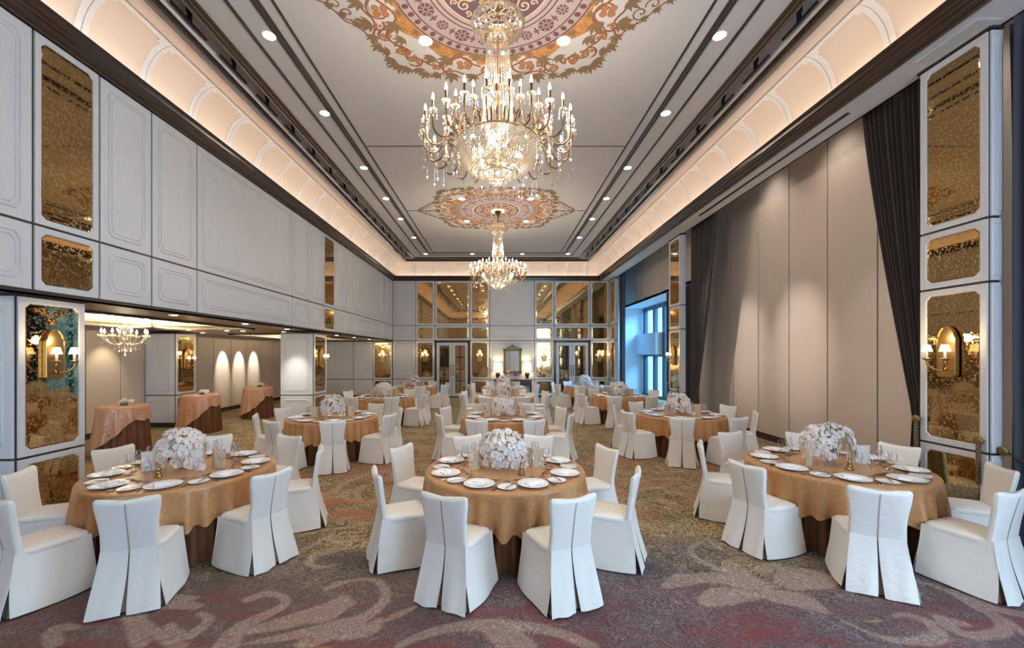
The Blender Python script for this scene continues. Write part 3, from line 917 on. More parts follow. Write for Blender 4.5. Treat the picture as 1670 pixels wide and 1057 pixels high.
def medallion():
    F = Flat(); rnd = random.Random(5)
    C = (0,0)
    R0 = 1.20
    lay = lambda k: .0015*k
    # outline of the ornament: eight lobes and two long tips
    # ochre field
    pts = []
    for k in range(64):
        a = TAU*k/64
        r = 1.31+.13*abs(math.sin(4*a)) * (1 if abs(math.sin(4*a)) > .2 else .6)
        pts.append((r*math.cos(a), r*math.sin(a)))
    F.poly(pts, lay(1), 'ochre')
    F.annulus(C, 0, R0, lay(3), 'mauve', 72)
    F.annulus(C, R0-.02, R0, lay(3.6), 'wine', 72)
    F.annulus(C, R0-.15, R0-.13, lay(3.6), 'wine', 72)
    for k in range(56):
        a = TAU*k/56
        F.disc((1.12*math.cos(a), 1.12*math.sin(a)), .045, lay(3.8), 'wine', 8, .8, a)
    F.annulus(C, R0-.42, R0-.40, lay(3.6), 'wine', 64)
    F.annulus(C, .715, .735, lay(3.6), 'wine', 64)
    for k in range(20):
        a = TAU*(k+.5)/20; c = (.915*math.cos(a), .915*math.sin(a))
        if k % 2 == 0 or True:
            rr = .098 if k % 2 == 0 else .075
            F.disc(c, rr, lay(4), 'wine', 20)
            F.annulus(c, rr*.28, rr*.38, lay(4.6), 'mauve', 12)
            for j in range(8):
                b = TAU*j/8
                F.ribbon([(c[0]+rr*.38*math.cos(b), c[1]+rr*.38*math.sin(b)), (c[0]+rr*math.cos(b), c[1]+rr*math.sin(b))], .006, lay(4.6), 'mauve')
        a2 = a+TAU/40
        F.leafs((.90*math.cos(a2), .90*math.sin(a2)), a2, .09, lay(4.4), 'wine', 3, 1.6)
        F.leafs((.93*math.cos(a2), .93*math.sin(a2)), a2+PI, .09, lay(4.4), 'wine', 3, 1.6)
    F.annulus(C, 0, .66, lay(5), 'plum', 64)
    F.annulus(C, .645, .665, lay(5.5), 'tan', 64)
    for k in range(16):
        a = TAU*k/16; s_ = 1 if k % 2 else -1
        c = (.50*math.cos(a), .50*math.sin(a))
        F.spiral(c, .085, a+PI, 1.4, .011, lay(6), 'tan', s_)
        c = (.56*math.cos(a+.2), .56*math.sin(a+.2))
        F.spiral(c, .045, a, 1.2, .009, lay(6.2), 'tan', -s_)
        F.ribbon([(.22*math.cos(a), .22*math.sin(a)), (.32*math.cos(a+.12*s_), .32*math.sin(a+.12*s_)), (.42*math.cos(a), .42*math.sin(a))], .012, lay(6), 'tan')
        F.leafs((.28*math.cos(a), .28*math.sin(a)), a, .12, lay(6.6), 'ochre', 5, 2.2)
    F.annulus(C, .20, .225, lay(6.9), 'tan', 32)
    # leaves over the ochre ring
    for k in range(24):
        a = TAU*(k+.5)/24
        F.leafs((1.22*math.cos(a), 1.22*math.sin(a)), a+rnd.uniform(-.4,.4), .13, lay(1.8), 'leaf', 5, 2.2)
    # scrollwork : eight cartouches in a squarish outline
    def cart(cx, cy, r, a, s_=1, berries=4, big=True):
        F.disc((cx,cy), r*.96, lay(2), 'bare', 24)
        F.spiral((cx,cy), r, a, .92, [.016*(1-.5*k/26) for k in range(27)], lay(2.6), 'rust', s_)
        F.spiral((cx,cy), r*1.08, a+.3, .55, .006, lay(2.5), 'leaf', s_)
        for b in range(berries):
            bb = a+PI/4+TAU*b/berries
            p = (cx+r*.36*math.cos(bb), cy+r*.30*math.sin(bb))
            F.disc(p, r*.24, lay(2.9), 'rust', 14); F.disc(p, r*.20, lay(3.0), 'fruit', 14)
    L0 = 1.46
    for q in range(4):
        A = q*PI/2
        def T(x, y): return (x*math.cos(A)-y*math.sin(A), x*math.sin(A)+y*math.cos(A))
        for s_ in (-1, 1):
            x, y = T(1.37, .44*s_); cart(x, y, .20, A+PI*.5, s_)
            x, y = T(1.13, 1.22*s_); cart(x, y, .12, A+1.5, s_, 3)
            x, y = T(1.47, .66*s_); cart(x, y, .10, A+2.5, -s_, 3)
            x, y = T(1.47, .155*s_); cart(x, y, .11, A, -s_, 3)
            x, y = T(1.40, .84*s_); cart(x, y, .13, A+2, s_, 3)
            x, y = T(1.28, 1.10*s_); cart(x, y, .12, A+1, -s_, 3)
            for (px, py, aa, l) in ((1.56,.30,.5,.17),(1.53,.62,.2,.20),(1.52,.98,.7,.15),(1.22,.62,.9,.2),(1.42,1.22,.9,.16),(1.60,.08,.1,.16),(1.18,.86,.6,.16),(1.34,1.36,1.2,.17),(1.10,1.42,1.6,.15),(1.56,.80,1.2,.15),(1.25,.22,2.4,.16)):
                x, y = T(px, py*s_); F.leafs((x,y), A+aa*s_, l*1.25, lay(3.2), 'leaf', 5, 2.0)
            pts = [T(1.54-.06*math.cos(k*1.1), s_*(.05+k*.10)) for k in range(13)]
            F.ribbon(pts, .014, lay(2.4), 'rust')
            pts = [T(1.30+.10*math.cos(k*.9), s_*(.20+k*.09)) for k in range(12)]
            F.ribbon(pts, .015, lay(2.3), 'rust')
    # long pointed tips to both sides
    for sx_ in (-1, 1):
        for s_ in (-1, 1):
            F.ribbon([(sx_*(1.50+.085*k), s_*(.98-.108*k+.04*math.sin(k*2))) for k in range(10)], .010, lay(2.4), 'rust')
            for k in range(5):
                px, py = sx_*(1.66+.11*k), s_*(.60-.13*k)
                F.spiral((px,py), .115-.012*k, k*1.3, 1.1, .009, lay(2.6), 'rust', s_)
                F.leafs((px+sx_*.04, py+s_*.05), (0 if sx_ > 0 else PI)+s_*.8, .12, lay(3.2), 'leaf', 5, 2.0)
        F.leafs((sx_*2.14, 0), 0 if sx_ > 0 else PI, .16, lay(3.2), 'leaf', 5, 1.4)
        for k in range(3): F.disc((sx_*(1.75+.09*k), .05*(-1)**k), .03, lay(3), 'fruit', 12)
    return F.mb.mesh('ceiling_medallion', PML)
mm = medallion()
for y, lb in ((4.53, 'large plum and ochre painted ceiling medallion above the front chandelier'), (11.87, 'plum and ochre painted ceiling medallion above the far chandelier')):
    o = obj('painted_medallion', mm, None, (XC, y, ZC-.001)); tag(o, lb, 'ceiling painting', 'painted ceiling medallions')

# ------------------------------------------------------------------ downlights
dl_ring = MB().lathe([(.075,0),(.088,-.006),(.098,0)], n=20, cap0=False, cap1=False)
dl_ring.lathe([(.075,0),(.065,.03)], n=20, cap0=False, cap1=False)
dl_ring = dl_ring.mesh('trim_ring', M['soffit'])
dl_lens = MB().lathe([(.074,-.003),(.04,-.007),(.001,-.008)], n=20, cap0=False, cap1=False).mesh('lens', M['downlight'])
def downlight(x, y, z, label, power=32, grp=None, size=110, s=1.0):
    t_ = thing('ceiling_downlight', label, 'downlight', (x, y, z), 0, grp)
    t_.scale = (s, s, s)
    part('trim_ring', dl_ring, t_); part('lens', dl_lens, t_)
    if power: spot('downlight_beam', (x, y, z-.03), (0,0,0), power, (1,.90,.76), size, .8, .06)
xl, xr_ = XL+1.82, XR-1.82
ordn = ['nearest','second','third','fourth','fifth','sixth','seventh']
yl = [5.36, 7.08, 9.15, 10.95, 12.6, 14.6, 16.95]
for side, x in (('left', xl), ('right', xr_)):
    for i, y in enumerate(yl):
        downlight(x, y, ZC, '%s downlight in the %s ceiling band, counted from the camera' % (ordn[i], side), 32)
    downlight(x, 3.5, ZC, 'downlight of the %s ceiling band just above the picture' % side, 30)
    downlight(x, 1.5, ZC, 'downlight of the %s ceiling band over the photographer' % side, 30)
for i, x in enumerate((-1.05, 1.0)):
    downlight(x, 16.95, ZC, '%s of two downlights in the far ceiling band over the console' % ('left','right')[i], 30)
for y, nm in ((4.53,'front'), (11.87,'far')):
    for sx_ in (-1,1):
        for sy_ in (-1,1):
            downlight(XC+.91*sx_, y+.91*sy_, ZC-.008, 'downlight at the %s %s edge of the %s painted medallion' % ('left' if sx_ < 0 else 'right', 'nearer' if sy_ < 0 else 'farther', nm), 30)
al = [(-5.25,6.7,'by the first soffit panel'),(-5.25,8.6,'near the hanging crystal chandelier, second along the edge'),(-5.3,10.4,'third along the soffit edge'),(-5.3,13.6,'behind the white middle pier'),
      (-5.35,15.4,'fifth along the soffit edge'),(-5.35,17.2,'farthest along the soffit edge'),(-8.0,10.7,'in front of the deep alcove pier'),(-8.7,12.2,'behind the deep alcove pier'),(-6.9,11.2,'between the two coffers'),(-5.3,4.6,'above the nearest left table'),
      (-7.2,11.0,'beyond the crystal chandelier'),(-6.0,11.6,'right of the crystal chandelier')]
for x, y, s_ in al:
    downlight(x, y, AC, 'small downlight in the low brown ceiling, %s' % s_, 16, None, 120, .8)
# beams that graze the alcove wall and the white pier
for y in (14.2, 15.1, 16.0):
    spot('wall_spot', (-8.95, y, 2.56), (0, R(27), 0), 150, (1,.90,.74), 40, .7, .02)
spot('pier_spot', (-5.38, 10.2, 2.56), (R(33), 0, 0), 80, (1,.92,.8), 46, 1.0, .02)
spot('alcove_wall_spot', (-8.9, 9.9, 2.5), (0, R(25), 0), 30, (1,.85,.6), 70, .8, .03)

# ------------------------------------------------------------------ track bars with brackets in the ceiling slot
bb_ = MB().box(-.012,-.30,-.012,.012,.30,.012).mesh('rail', M['black'])
br_ = MB().box(-.02,-.02,0,.02,.02,.17).box(-.035,-.02,.12,.035,.02,.19).mesh('bracket', M['black'])
names_r = {}
for side, x in (('left', XL+.90), ('right', XR-.90)):
    for k in range(17):
        y = 3.45+.88*k
        t_ = thing('lighting_rail', 'black rail on a bracket in the %s ceiling slot' % side, 'lighting rail', (x, y, 6.14), 0, 'rails in the %s ceiling slot' % side)
        part('rail', bb_, t_); part('bracket', br_, t_)

# ------------------------------------------------------------------ big chandeliers
def chandelier_meshes():
    D = {}
    rnd = random.Random(3)
    m = MB(); m.lathe([(.001,0),(.21,0),(.205,-.02),(.15,-.03),(.001,-.03)], n=32, cap0=False, cap1=False); D['canopy'] = (m, M['coverib'])
    m = MB(); m.lathe([(.09,-.03),(.10,-.045),(.06,-.10),(.035,-.14),(.012,-.17)], n=16); m.tube([(0,0,-.15),(0,0,-.60)], .012, 8); D['rod'] = (m, M['darkbrass'])
    def beads(m, r, z, n, s, ph=0.0):
        for k in range(n):
            a = TAU*(k+ph)/n
            m.octa((r*math.cos(a), r*math.sin(a), z), s, s*1.15)
    # crown of five tiers
    m = MB()
    for i, (r, z) in enumerate([(.150,-.42),(.215,-.435),(.262,-.465),(.285,-.505),(.272,-.548),(.235,-.59),(.195,-.625),(.160,-.655)]):
        beads(m, r, z, int(r*TAU/.033), .0165, i*.5)
    D['crown_beads'] = (m, M['crystal'])
    m = MB()
    for r, z in ((.15,-.40),(.272,-.49),(.225,-.57),(.14,-.67)):
        m.tube([(r*math.cos(TAU*k/32), r*math.sin(TAU*k/32), z) for k in range(32)], .006, 5, closed=True)
    for k in range(8):
        a = TAU*k/8; m.tube([(.012*math.cos(a),.012*math.sin(a),-.40),(.15*math.cos(a),.15*math.sin(a),-.40),(.27*math.cos(a),.27*math.sin(a),-.49),(.14*math.cos(a),.14*math.sin(a),-.67)], .004, 4)
    D['crown_frame'] = (m, M['brass'])
    # column of hanging strings
    m = MB()
    for k in range(34):
        a = TAU*k/34
        for j in range(34):
            t_ = j/33; z = -.68-.60*t_; r = .122+.040*t_**1.5
            m.octa((r*math.cos(a), r*math.sin(a), z), .0078, .0095)
    for k in range(26):
        a = TAU*k/26
        for j in range(26):
            t_ = j/25; z = -1.30-.50*t_; r = .155+.05*t_**2.2
            m.octa((r*math.cos(a), r*math.sin(a), z), .009, .011)
    D['column_strings'] = (m, M['crystal'])
    m = MB()
    for r, z in ((.125,-.675),(.168,-1.28),(.455,-1.83),(.20,-1.82),(.175,-2.15)):
        m.tube([(r*math.cos(TAU*k/40), r*math.sin(TAU*k/40), z) for k in range(40)], .011 if r > .4 else .008, 6, closed=True)
    m.tube([(0,0,-.60),(0,0,-2.1)], .014, 8)
    for k in range(10):
        a = TAU*k/10; m.tube([(0,0,-1.80),(.455*math.cos(a),.455*math.sin(a),-1.83)], .006, 4)
    D['frame'] = (m, M['brass'])
    # bowl
    m = MB()
    for j in range(26):
        t_ = j/25; a = t_*PI/2*.93
        r = .178+.275*(1-t_**2.2)**.62
        z = -1.845-.305*t_
        beads(m, r, z, int(r*TAU/.030), .0125, j*.5)
    D['bowl_beads'] = (m, M['crystal'])
    m = MB()
    for j in range(9):
        t_ = j/8; r = .172*(1-t_)**.8+.015; z = -2.16-.13*t_
        beads(m, r, z, max(5, int(r*TAU/.030)), .0125, j*.5)
    m.octa((0,0,-2.30), .02, .035)
    D['lower_bowl_beads'] = (m, M['crystal'])
    # one swept arm, pointing along +x from the ring
    for kind, R_, ztip in (('long', .80, -1.57), ('short', .56, -1.46)):
        m = MB(); pts = []
        r0 = .45 if kind == 'long' else .40
        ctrl = [(r0,-1.83),(r0+.03,-1.76),(r0+.09,-1.735),(r0+.14,-1.79),(R_-.17,-1.93),(R_-.08,-1.965),(R_-.015,-1.92),(R_,-1.84),(R_,ztip-.19)] if kind == 'long' else \
               [(r0,-1.83),(r0+.02,-1.70),(r0+.0,-1.64),(r0+.05,-1.72),(R_-.06,-1.80),(R_-.01,-1.78),(R_,-1.70),(R_,ztip-.19)]
        P, _ = catmull(ctrl, [1]*len(ctrl), 4)
        m.tube([(p[0], 0, p[1]) for p in P], .0085, 6)
        D['arm_'+kind] = (m, M['darkbrass'])
        m = MB(); z = ztip-.19
        m.lathe([(.012,z),(.038,z+.010),(.046,z+.026),(.038,z+.024),(.012,z+.014)], (R_,0,0), 12, cap0=False, cap1=False)
        for k in range(6):
            a = TAU*k/6; m.octa((R_+.042*math.cos(a), .042*math.sin(a), z-.02), .008, .016)
            m.octa((R_+.042*math.cos(a), .042*math.sin(a), z-.05), .007, .012)
        D['drip_pan_'+kind] = (m, M['crystal'])
        m = MB(); m.tube([(R_,0,z),(R_,0,ztip-.07)], .0125, 8); D['candle_'+kind] = (m, M['darkbrass'])
        m = MB(); m.lathe([(.002,ztip-.072),(.013,ztip-.058),(.015,ztip-.045),(.009,ztip-.02),(.002,ztip+.004)], (R_,0,0), 8, cap0=False, cap1=False); D['bulb_'+kind] = (m, M['bulb'])
        m = MB()
        for dx, l_ in ((-.30, 5), (-.12, 7), (.0, 6)):
            if kind == 'short' and dx < -.2: continue
            zz = -1.96 if kind == 'long' else -1.82
            for j in range(l_): m.octa((R_+dx, 0, zz-.026*j), .0045, .010)
            m.octa((R_+dx, 0, zz-.026*l_-.02), .014, .026)
        D['pendants_'+kind] = (m, M['crystal'])
    m = MB()
    for k in range(5):
        m.sphere((.22*math.cos(k*1.256), .22*math.sin(k*1.256), -1.95), .022, 8, 5)
        m.sphere((.07*math.cos(k*1.256+.6), .07*math.sin(k*1.256+.6), -.80-.22*k), .018, 8, 5)
    m.sphere((0,0,-2.14), .02, 8, 5)
    D['inner_bulbs'] = (m, M['bulb'])
    return {k: v[0].mesh(k, v[1]) for k, v in D.items()}
DM = chandelier_meshes()
def big_chandelier(y, label):
    c = thing('crystal_chandelier', label, 'chandelier', (0.0, y, ZC), 0, 'two great crystal chandeliers')
    for k in ('canopy','rod','crown_frame','crown_beads','column_strings','frame','bowl_beads','lower_bowl_beads','inner_bulbs'):
        part(k, DM[k], c)
    for kind, n, ph in (('long', 24, .5), ('short', 15, .2)):
        for k in range(n):
            a = part('arm', DM['arm_'+kind], c, None, None, TAU*(k+ph)/n)
            part('candle', DM['candle_'+kind], a); part('bulb', DM['bulb_'+kind], a)
            part('drip_pan', DM['drip_pan_'+kind], a); part('crystal_drops', DM['pendants_'+kind], a)
    for z, p_ in ((-.50, 5), (-1.05, 6), (-1.60, 8), (-2.0, 9)):
        point('chandelier_glow', (0, y, ZC+z), p_, (1,.84,.64), .06)
    for k in range(6):
        a = TAU*k/6
        point('chandelier_ring_glow', (.72*math.cos(a), y+.72*math.sin(a), ZC-1.52), 24, (1,.84,.66), .05)
big_chandelier(4.53, 'great crystal chandelier with bronze candle arms hanging nearest the camera')
big_chandelier(11.87, 'crystal chandelier of the same kind, smaller in view, hanging toward the far wall')

# small glass-armed chandelier in the alcove coffer
def small_chandelier(x, y, z):
    c = thing('glass_chandelier', 'small clear glass chandelier with candle bulbs under the low alcove ceiling', 'chandelier', (x, y, z))
    part('canopy', MB().lathe([(.07,0),(.065,-.02),(.02,-.05)], n=16), c, M['gold'])
    part('rod', MB().tube([(0,0,-.04),(0,0,-.26)], .008, 8), c, M['gold'])
    DZ = -.10
    m = MB(); m.lathe([(.01,-.13),(.05,-.15),(.06,-.19),(.02,-.22),(.035,-.26),(.02,-.32),(.05,-.38),(.06,-.42),(.02,-.47),(.015,-.60),(.004,-.66)], n=12); m.octa((0,0,-.70), .018, .03)
    part('glass_stem', m, c, M['crystal'], (0,0,DZ))
    am = MB(); P, _ = catmull([(.03,-.44),(.12,-.50),(.24,-.47),(.32,-.38),(.34,-.36)], [1]*5, 5)
    am.tube([(p[0],0,p[1]) for p in P], .010, 6); am.lathe([(.01,-.36),(.05,-.35),(.06,-.315)], (.34,0,0), 10, cap1=False)
    P, _ = catmull([(.03,-.36),(.10,-.27),(.12,-.20),(.07,-.18),(.05,-.22)], [1]*5, 4); am.tube([(p[0],0,p[1]) for p in P], .009, 6)
    am = am.mesh('arm', M['crystal'])
    ca = MB().tube([(.34,0,-.33),(.34,0,-.28)], .010, 8).mesh('candle', M['candle'])
    bu = MB().lathe([(.003,-.285),(.016,-.265),(.018,-.245),(.003,-.20)], (.34,0,0), 8, cap0=False, cap1=False).mesh('bulb', M['bulb'])
    pe = MB()
    for dx, l_ in ((0,4),(-.1,5),(-.18,6),(-.25,7)):
        for j in range(l_): pe.octa((.34+dx,0,-.38-.02*j-(.08 if dx else 0)), .0035, .009)
        pe.octa((.34+dx,0,-.40-.02*l_-(.08 if dx else 0)), .011, .022)
    pe = pe.mesh('crystal_drops', M['crystal'])
    for k in range(8):
        a = part('arm', am, c, None, (0,0,DZ), TAU*(k+.25)/8)
        part('candle', ca, a); part('bulb', bu, a); part('crystal_drops', pe, a)
    point('small_chandelier_glow', (x, y, z-.1), 14, (1,.82,.55), .04)
    point('small_chandelier_glow', (x, y, z-.75), 8, (1,.82,.55), .04)
small_chandelier(-7.18, 7.97, 2.745)

# ------------------------------------------------------------------ wall sconces: mirror back plate, two candle arms with pleated shades
bp = MB(); out_ = []
for x_, z_ in ((-.10,-.27),(-.07,-.30),(0,-.30),(.07,-.30),(.10,-.27),(.10,.13),(.085,.16),(.075,.20),(.04,.25),(0,.265),(-.04,.25),(-.075,.20),(-.085,.16),(-.10,.13)): out_.append((x_,z_))
F_ = Frame((0,0,0), (1,0,0), (0,-1,0))
inn_ = [(x_*.95, z_*.975) for x_, z_ in out_]
ring(bp, F_, out_, out_, 0, .038); ring(bp, F_, out_, inn_, .038, .042); ring(bp, F_, inn_, inn_, .042, .034)
bp.add([F_.p(x_, z_, .034) for x_, z_ in inn_], [tuple(range(len(inn_)))], 1)
M['plate'] = mat('bronze_back_plate', (.36,.23,.10), .28, 1.0)
bp = bp.mesh('back_plate', [M['brass'], M['plate']])
def arm_mesh(s_):
    m = MB(); P, _ = catmull([(0,-.03,-.20),(.02*s_,-.08,-.225),(.06*s_,-.13,-.20),(.095*s_,-.15,-.15),(.095*s_,-.15,-.10)], [1]*5, 5)
    m.tube([tuple(p) for p in P], .009, 8)
    m.lathe([(.012,-.115),(.040,-.10),(.042,-.09),(.014,-.085)], (.095*s_,-.15,0), 12)
    return m.mesh('arm', M['brass'])
ARM = {s_: arm_mesh(s_) for s_ in (-1, 1)}
CAN = {s_: MB().tube([(.095*s_,-.15,-.09),(.095*s_,-.15,.02)], .012, 8).mesh('candle', M['candle']) for s_ in (-1, 1)}
def shade_mesh(s_):
    m = MB()
    def f(u, v):
        a = TAU*u; r = (.046-.018*v)*(1+.035*math.cos(18*a)); return (.095*s_+r*math.cos(a), -.15+r*math.sin(a), -.015+.075*v)
    m.grid(f, 72, 3, 0, True, True); return m.mesh('lamp_shade', M['shade'])
SH = {s_: shade_mesh(s_) for s_ in (-1, 1)}
def sconce(x, y, z, rz, label, s=1.0, power=6):
    t_ = thing('wall_sconce', label, 'wall sconce', (x, y, z), rz)
    t_.scale = (s, s, s)
    part('back_plate', bp, t_)
    for s_ in (-1, 1):
        a = part('arm', ARM[s_], t_); part('candle', CAN[s_], a); part('lamp_shade', SH[s_], a)
    d = Vector((math.sin(rz), -math.cos(rz), 0))*.17*s
    point('sconce_glow', (x+d.x, y+d.y, z+.14*s), power, (1,.72,.40), .04)
sconce(-4.985, 4.63, 1.97, R(90), 'brass sconce with two lit pleated shades on the nearest left pier mirror')
sconce(-8.615, 11.45, 1.85, R(90), 'brass sconce with lit shades on the deep alcove pier', 1.0)
sconce(-4.915, 11.5, 1.90, R(90), 'brass sconce with lit shades on the white pier between the left tables', 1.0)
sconce(5.015, 4.60, 2.0, R(-90), 'brass sconce with two lit pleated shades on the nearest right pier mirror')
sconce(5.045, 11.87, 1.95, R(-90), 'brass sconce with lit shades on the middle right pier mirror')
sconce(5.045, 18.35, 1.95, R(-90), 'small sconce on the side of the far right corner pier')
for x, s_ in ((-3.30,'mirror left of the left double door'), (-.82,'mirror right of the left double door'), (2.10,'mirror left of the right double door'), (4.60,'mirror right of the right double door'), (-5.24,'end mirror under the low ceiling')):
    sconce(x, YF-.012, 1.93, 0, 'small sconce with two lit bulbs on the %s' % s_, 1.0, 5)
# carved ornament at the head of the nearest left mirror
F = MB()
rn = random.Random(2)
def scr(cy, cz, r, a0, sg):
    pts = [(0.012, cy+(r*(1-k/16)**.8)*math.cos(a0+sg*k*.42), cz+(r*(1-k/16)**.8)*math.sin(a0+sg*k*.42)) for k in range(16)]
    F.tube(pts, .006, 5)
for s_ in (-1, 1):
    for (a_, b_, r, a0) in ((.05,0,.035,0),(.11,.02,.035,1),(.16,.035,.03,2),(.03,-.05,.03,3),(.02,-.10,.022,1),(.08,.045,.03,4)):
        scr(a_*s_, b_, r, a0 if s_ > 0 else PI-a0, s_)
    F.tube([(.012,0,-.13),(.012,.02*s_,-.08),(.012,.06*s_,-.02),(.012,.19*s_,.05)], .006, 5)
o = F.build('carved_ornament', [M['brass']], None, (-4.99, 4.63, 2.40))
tag(o, 'carved foliate ornament at the top of the nearest left pier mirror', 'carved ornament')

# ------------------------------------------------------------------ curtains
def curtain(name, label, y_pier, y_open, ztop, ztie, x, matr, wtie=.20, dirn=-1, straight=False):
    m = MB(); nf = 13
    def f(u, v):
        z = ztop*(1-v)+.02*v
        tt = (ztop-z)/(ztop-ztie)
        full = abs(y_open-y_pier)
        if straight: wd = full
        elif tt < 1: wd = full+(wtie-full)*(tt**1.25)*(1.0)
        else: wd = wtie+.14*min(1, (tt-1)/.5)
        sgn = 1 if y_open > y_pier else -1
        amp = .05*(.6+.4*min(1, wd/full)) if not straight else .07
        ph = u*nf*TAU+.6*math.sin(3*v+u*5)
        xx = x+amp*math.sin(ph)+.012*math.sin(2.3*ph+1)
        return (xx, y_pier+sgn*wd*u, z)
    m.grid(f, 150, 30)
    m2 = MB()  # back layer gives the cloth its thickness
    off = .012
    n0 = len(m.v)
    vs2 = [(p[0]+off, p[1], p[2]) for p in m.v]
    m.add(vs2, [tuple(reversed(q_)) for q_ in list(m.f)], 0, True)
    o = m.build(name, [matr]); tag(o, label, 'curtain')
    return o
curtain('drape', 'charcoal curtain swept back to the nearest right pier, beside the fabric wall', 5.02, 6.05, 5.60, 1.18, 5.36, M['curtain'], .30)
curtain('drape', 'charcoal curtain tied back beside the middle right pier', 11.42, 10.15, 5.60, 1.05, 5.36, M['curtain'], .30)
curtain('drape', 'dark blue grey curtain hanging straight at the right edge of the picture', 4.20, 2.2, 5.30, 1.1, 5.18, M['curtainblue'], .3, straight=True)
curtain('drape', 'narrow dark curtain in the far right corner by the bay window', 17.85, 17.55, 5.60, 1.1, 5.32, M['curtainblue'], .3, straight=True)
# tie-back rosettes with rope
M['rope'] = mat('rope_bronze_and_black', (.12,.08,.045), .7)
M['rosette'] = mat('aged_bronze_rosette', (.26,.17,.07), .45, .9)
def rosette(x, y, z, label, nx_=-1, rope=.45):
    t_ = thing('curtain_tieback', label, 'curtain tieback', (x, y, z))
    m = MB()
    m.tube([(0,0,0),(nx_*.02,0,0),(nx_*.05,0,0)], [.012,.014,.02], 8)
    for k in range(9):
        a = TAU*k/9; m.sphere((nx_*.055, .028*math.cos(a), .028*math.sin(a)), .013, 6, 4)
    prof = [(.002,.012),(.02,.014),(.045,.004),(.048,-.006),(.002,-.008)]
    n = 18; vs_ = []
    for r, d in prof:
        for k in range(n): a = TAU*k/n; vs_.append((nx_*(.055+d), r*math.cos(a), r*math.sin(a)))
    m.add(vs_, [(i*n+k, i*n+(k+1) % n, (i+1)*n+(k+1) % n, (i+1)*n+k) for i in range(len(prof)-1) for k in range(n)], 0, True)
    part('rosette', m, t_, M['rosette'])
    if rope:
        r_ = MB()
        for q_ in (0, PI):
            pts = [(nx_*.05+.011*math.cos(q_+k*.9), .011*math.sin(q_+k*.9), -.0-rope*k/44) for k in range(45)]
            r_.tube(pts, .013, 5)
        part('twisted_rope', r_, t_, M['rope'])
    return t_
curtain('drape', 'charcoal curtain at the near edge of the bay window, hidden behind the middle pier', 12.8, 14.7, 4.15, 1.1, 6.05, M['curtain'], .3, straight=True)
rosette(5.02, 4.92, 1.19, 'brass rosette with a twisted rope at the left edge of the nearest right pier')
rosette(5.02, 4.28, 1.06, 'brass rosette with a twisted rope at the right edge of the nearest right pier')
tb_ = rosette(5.14, 4.17, .98, 'small brass tieback on the narrow front of the nearest right pier, a cord looping right', -1, 0)
rosette(5.05, 12.2, 1.10, 'brass rosette on the far side of the middle right pier')
rosette(5.05, 11.5, 1.06, 'brass rosette on the near side of the middle right pier', -1, .4)
m = MB(); m.tube([(-.03,0,0),(-.03,-.10,-.06),(-.035,-.28,-.10),(-.03,-.5,-.09),(-.03,-.7,-.05)], .010, 6)
part('cord', m, tb_, M['darkbrass'])
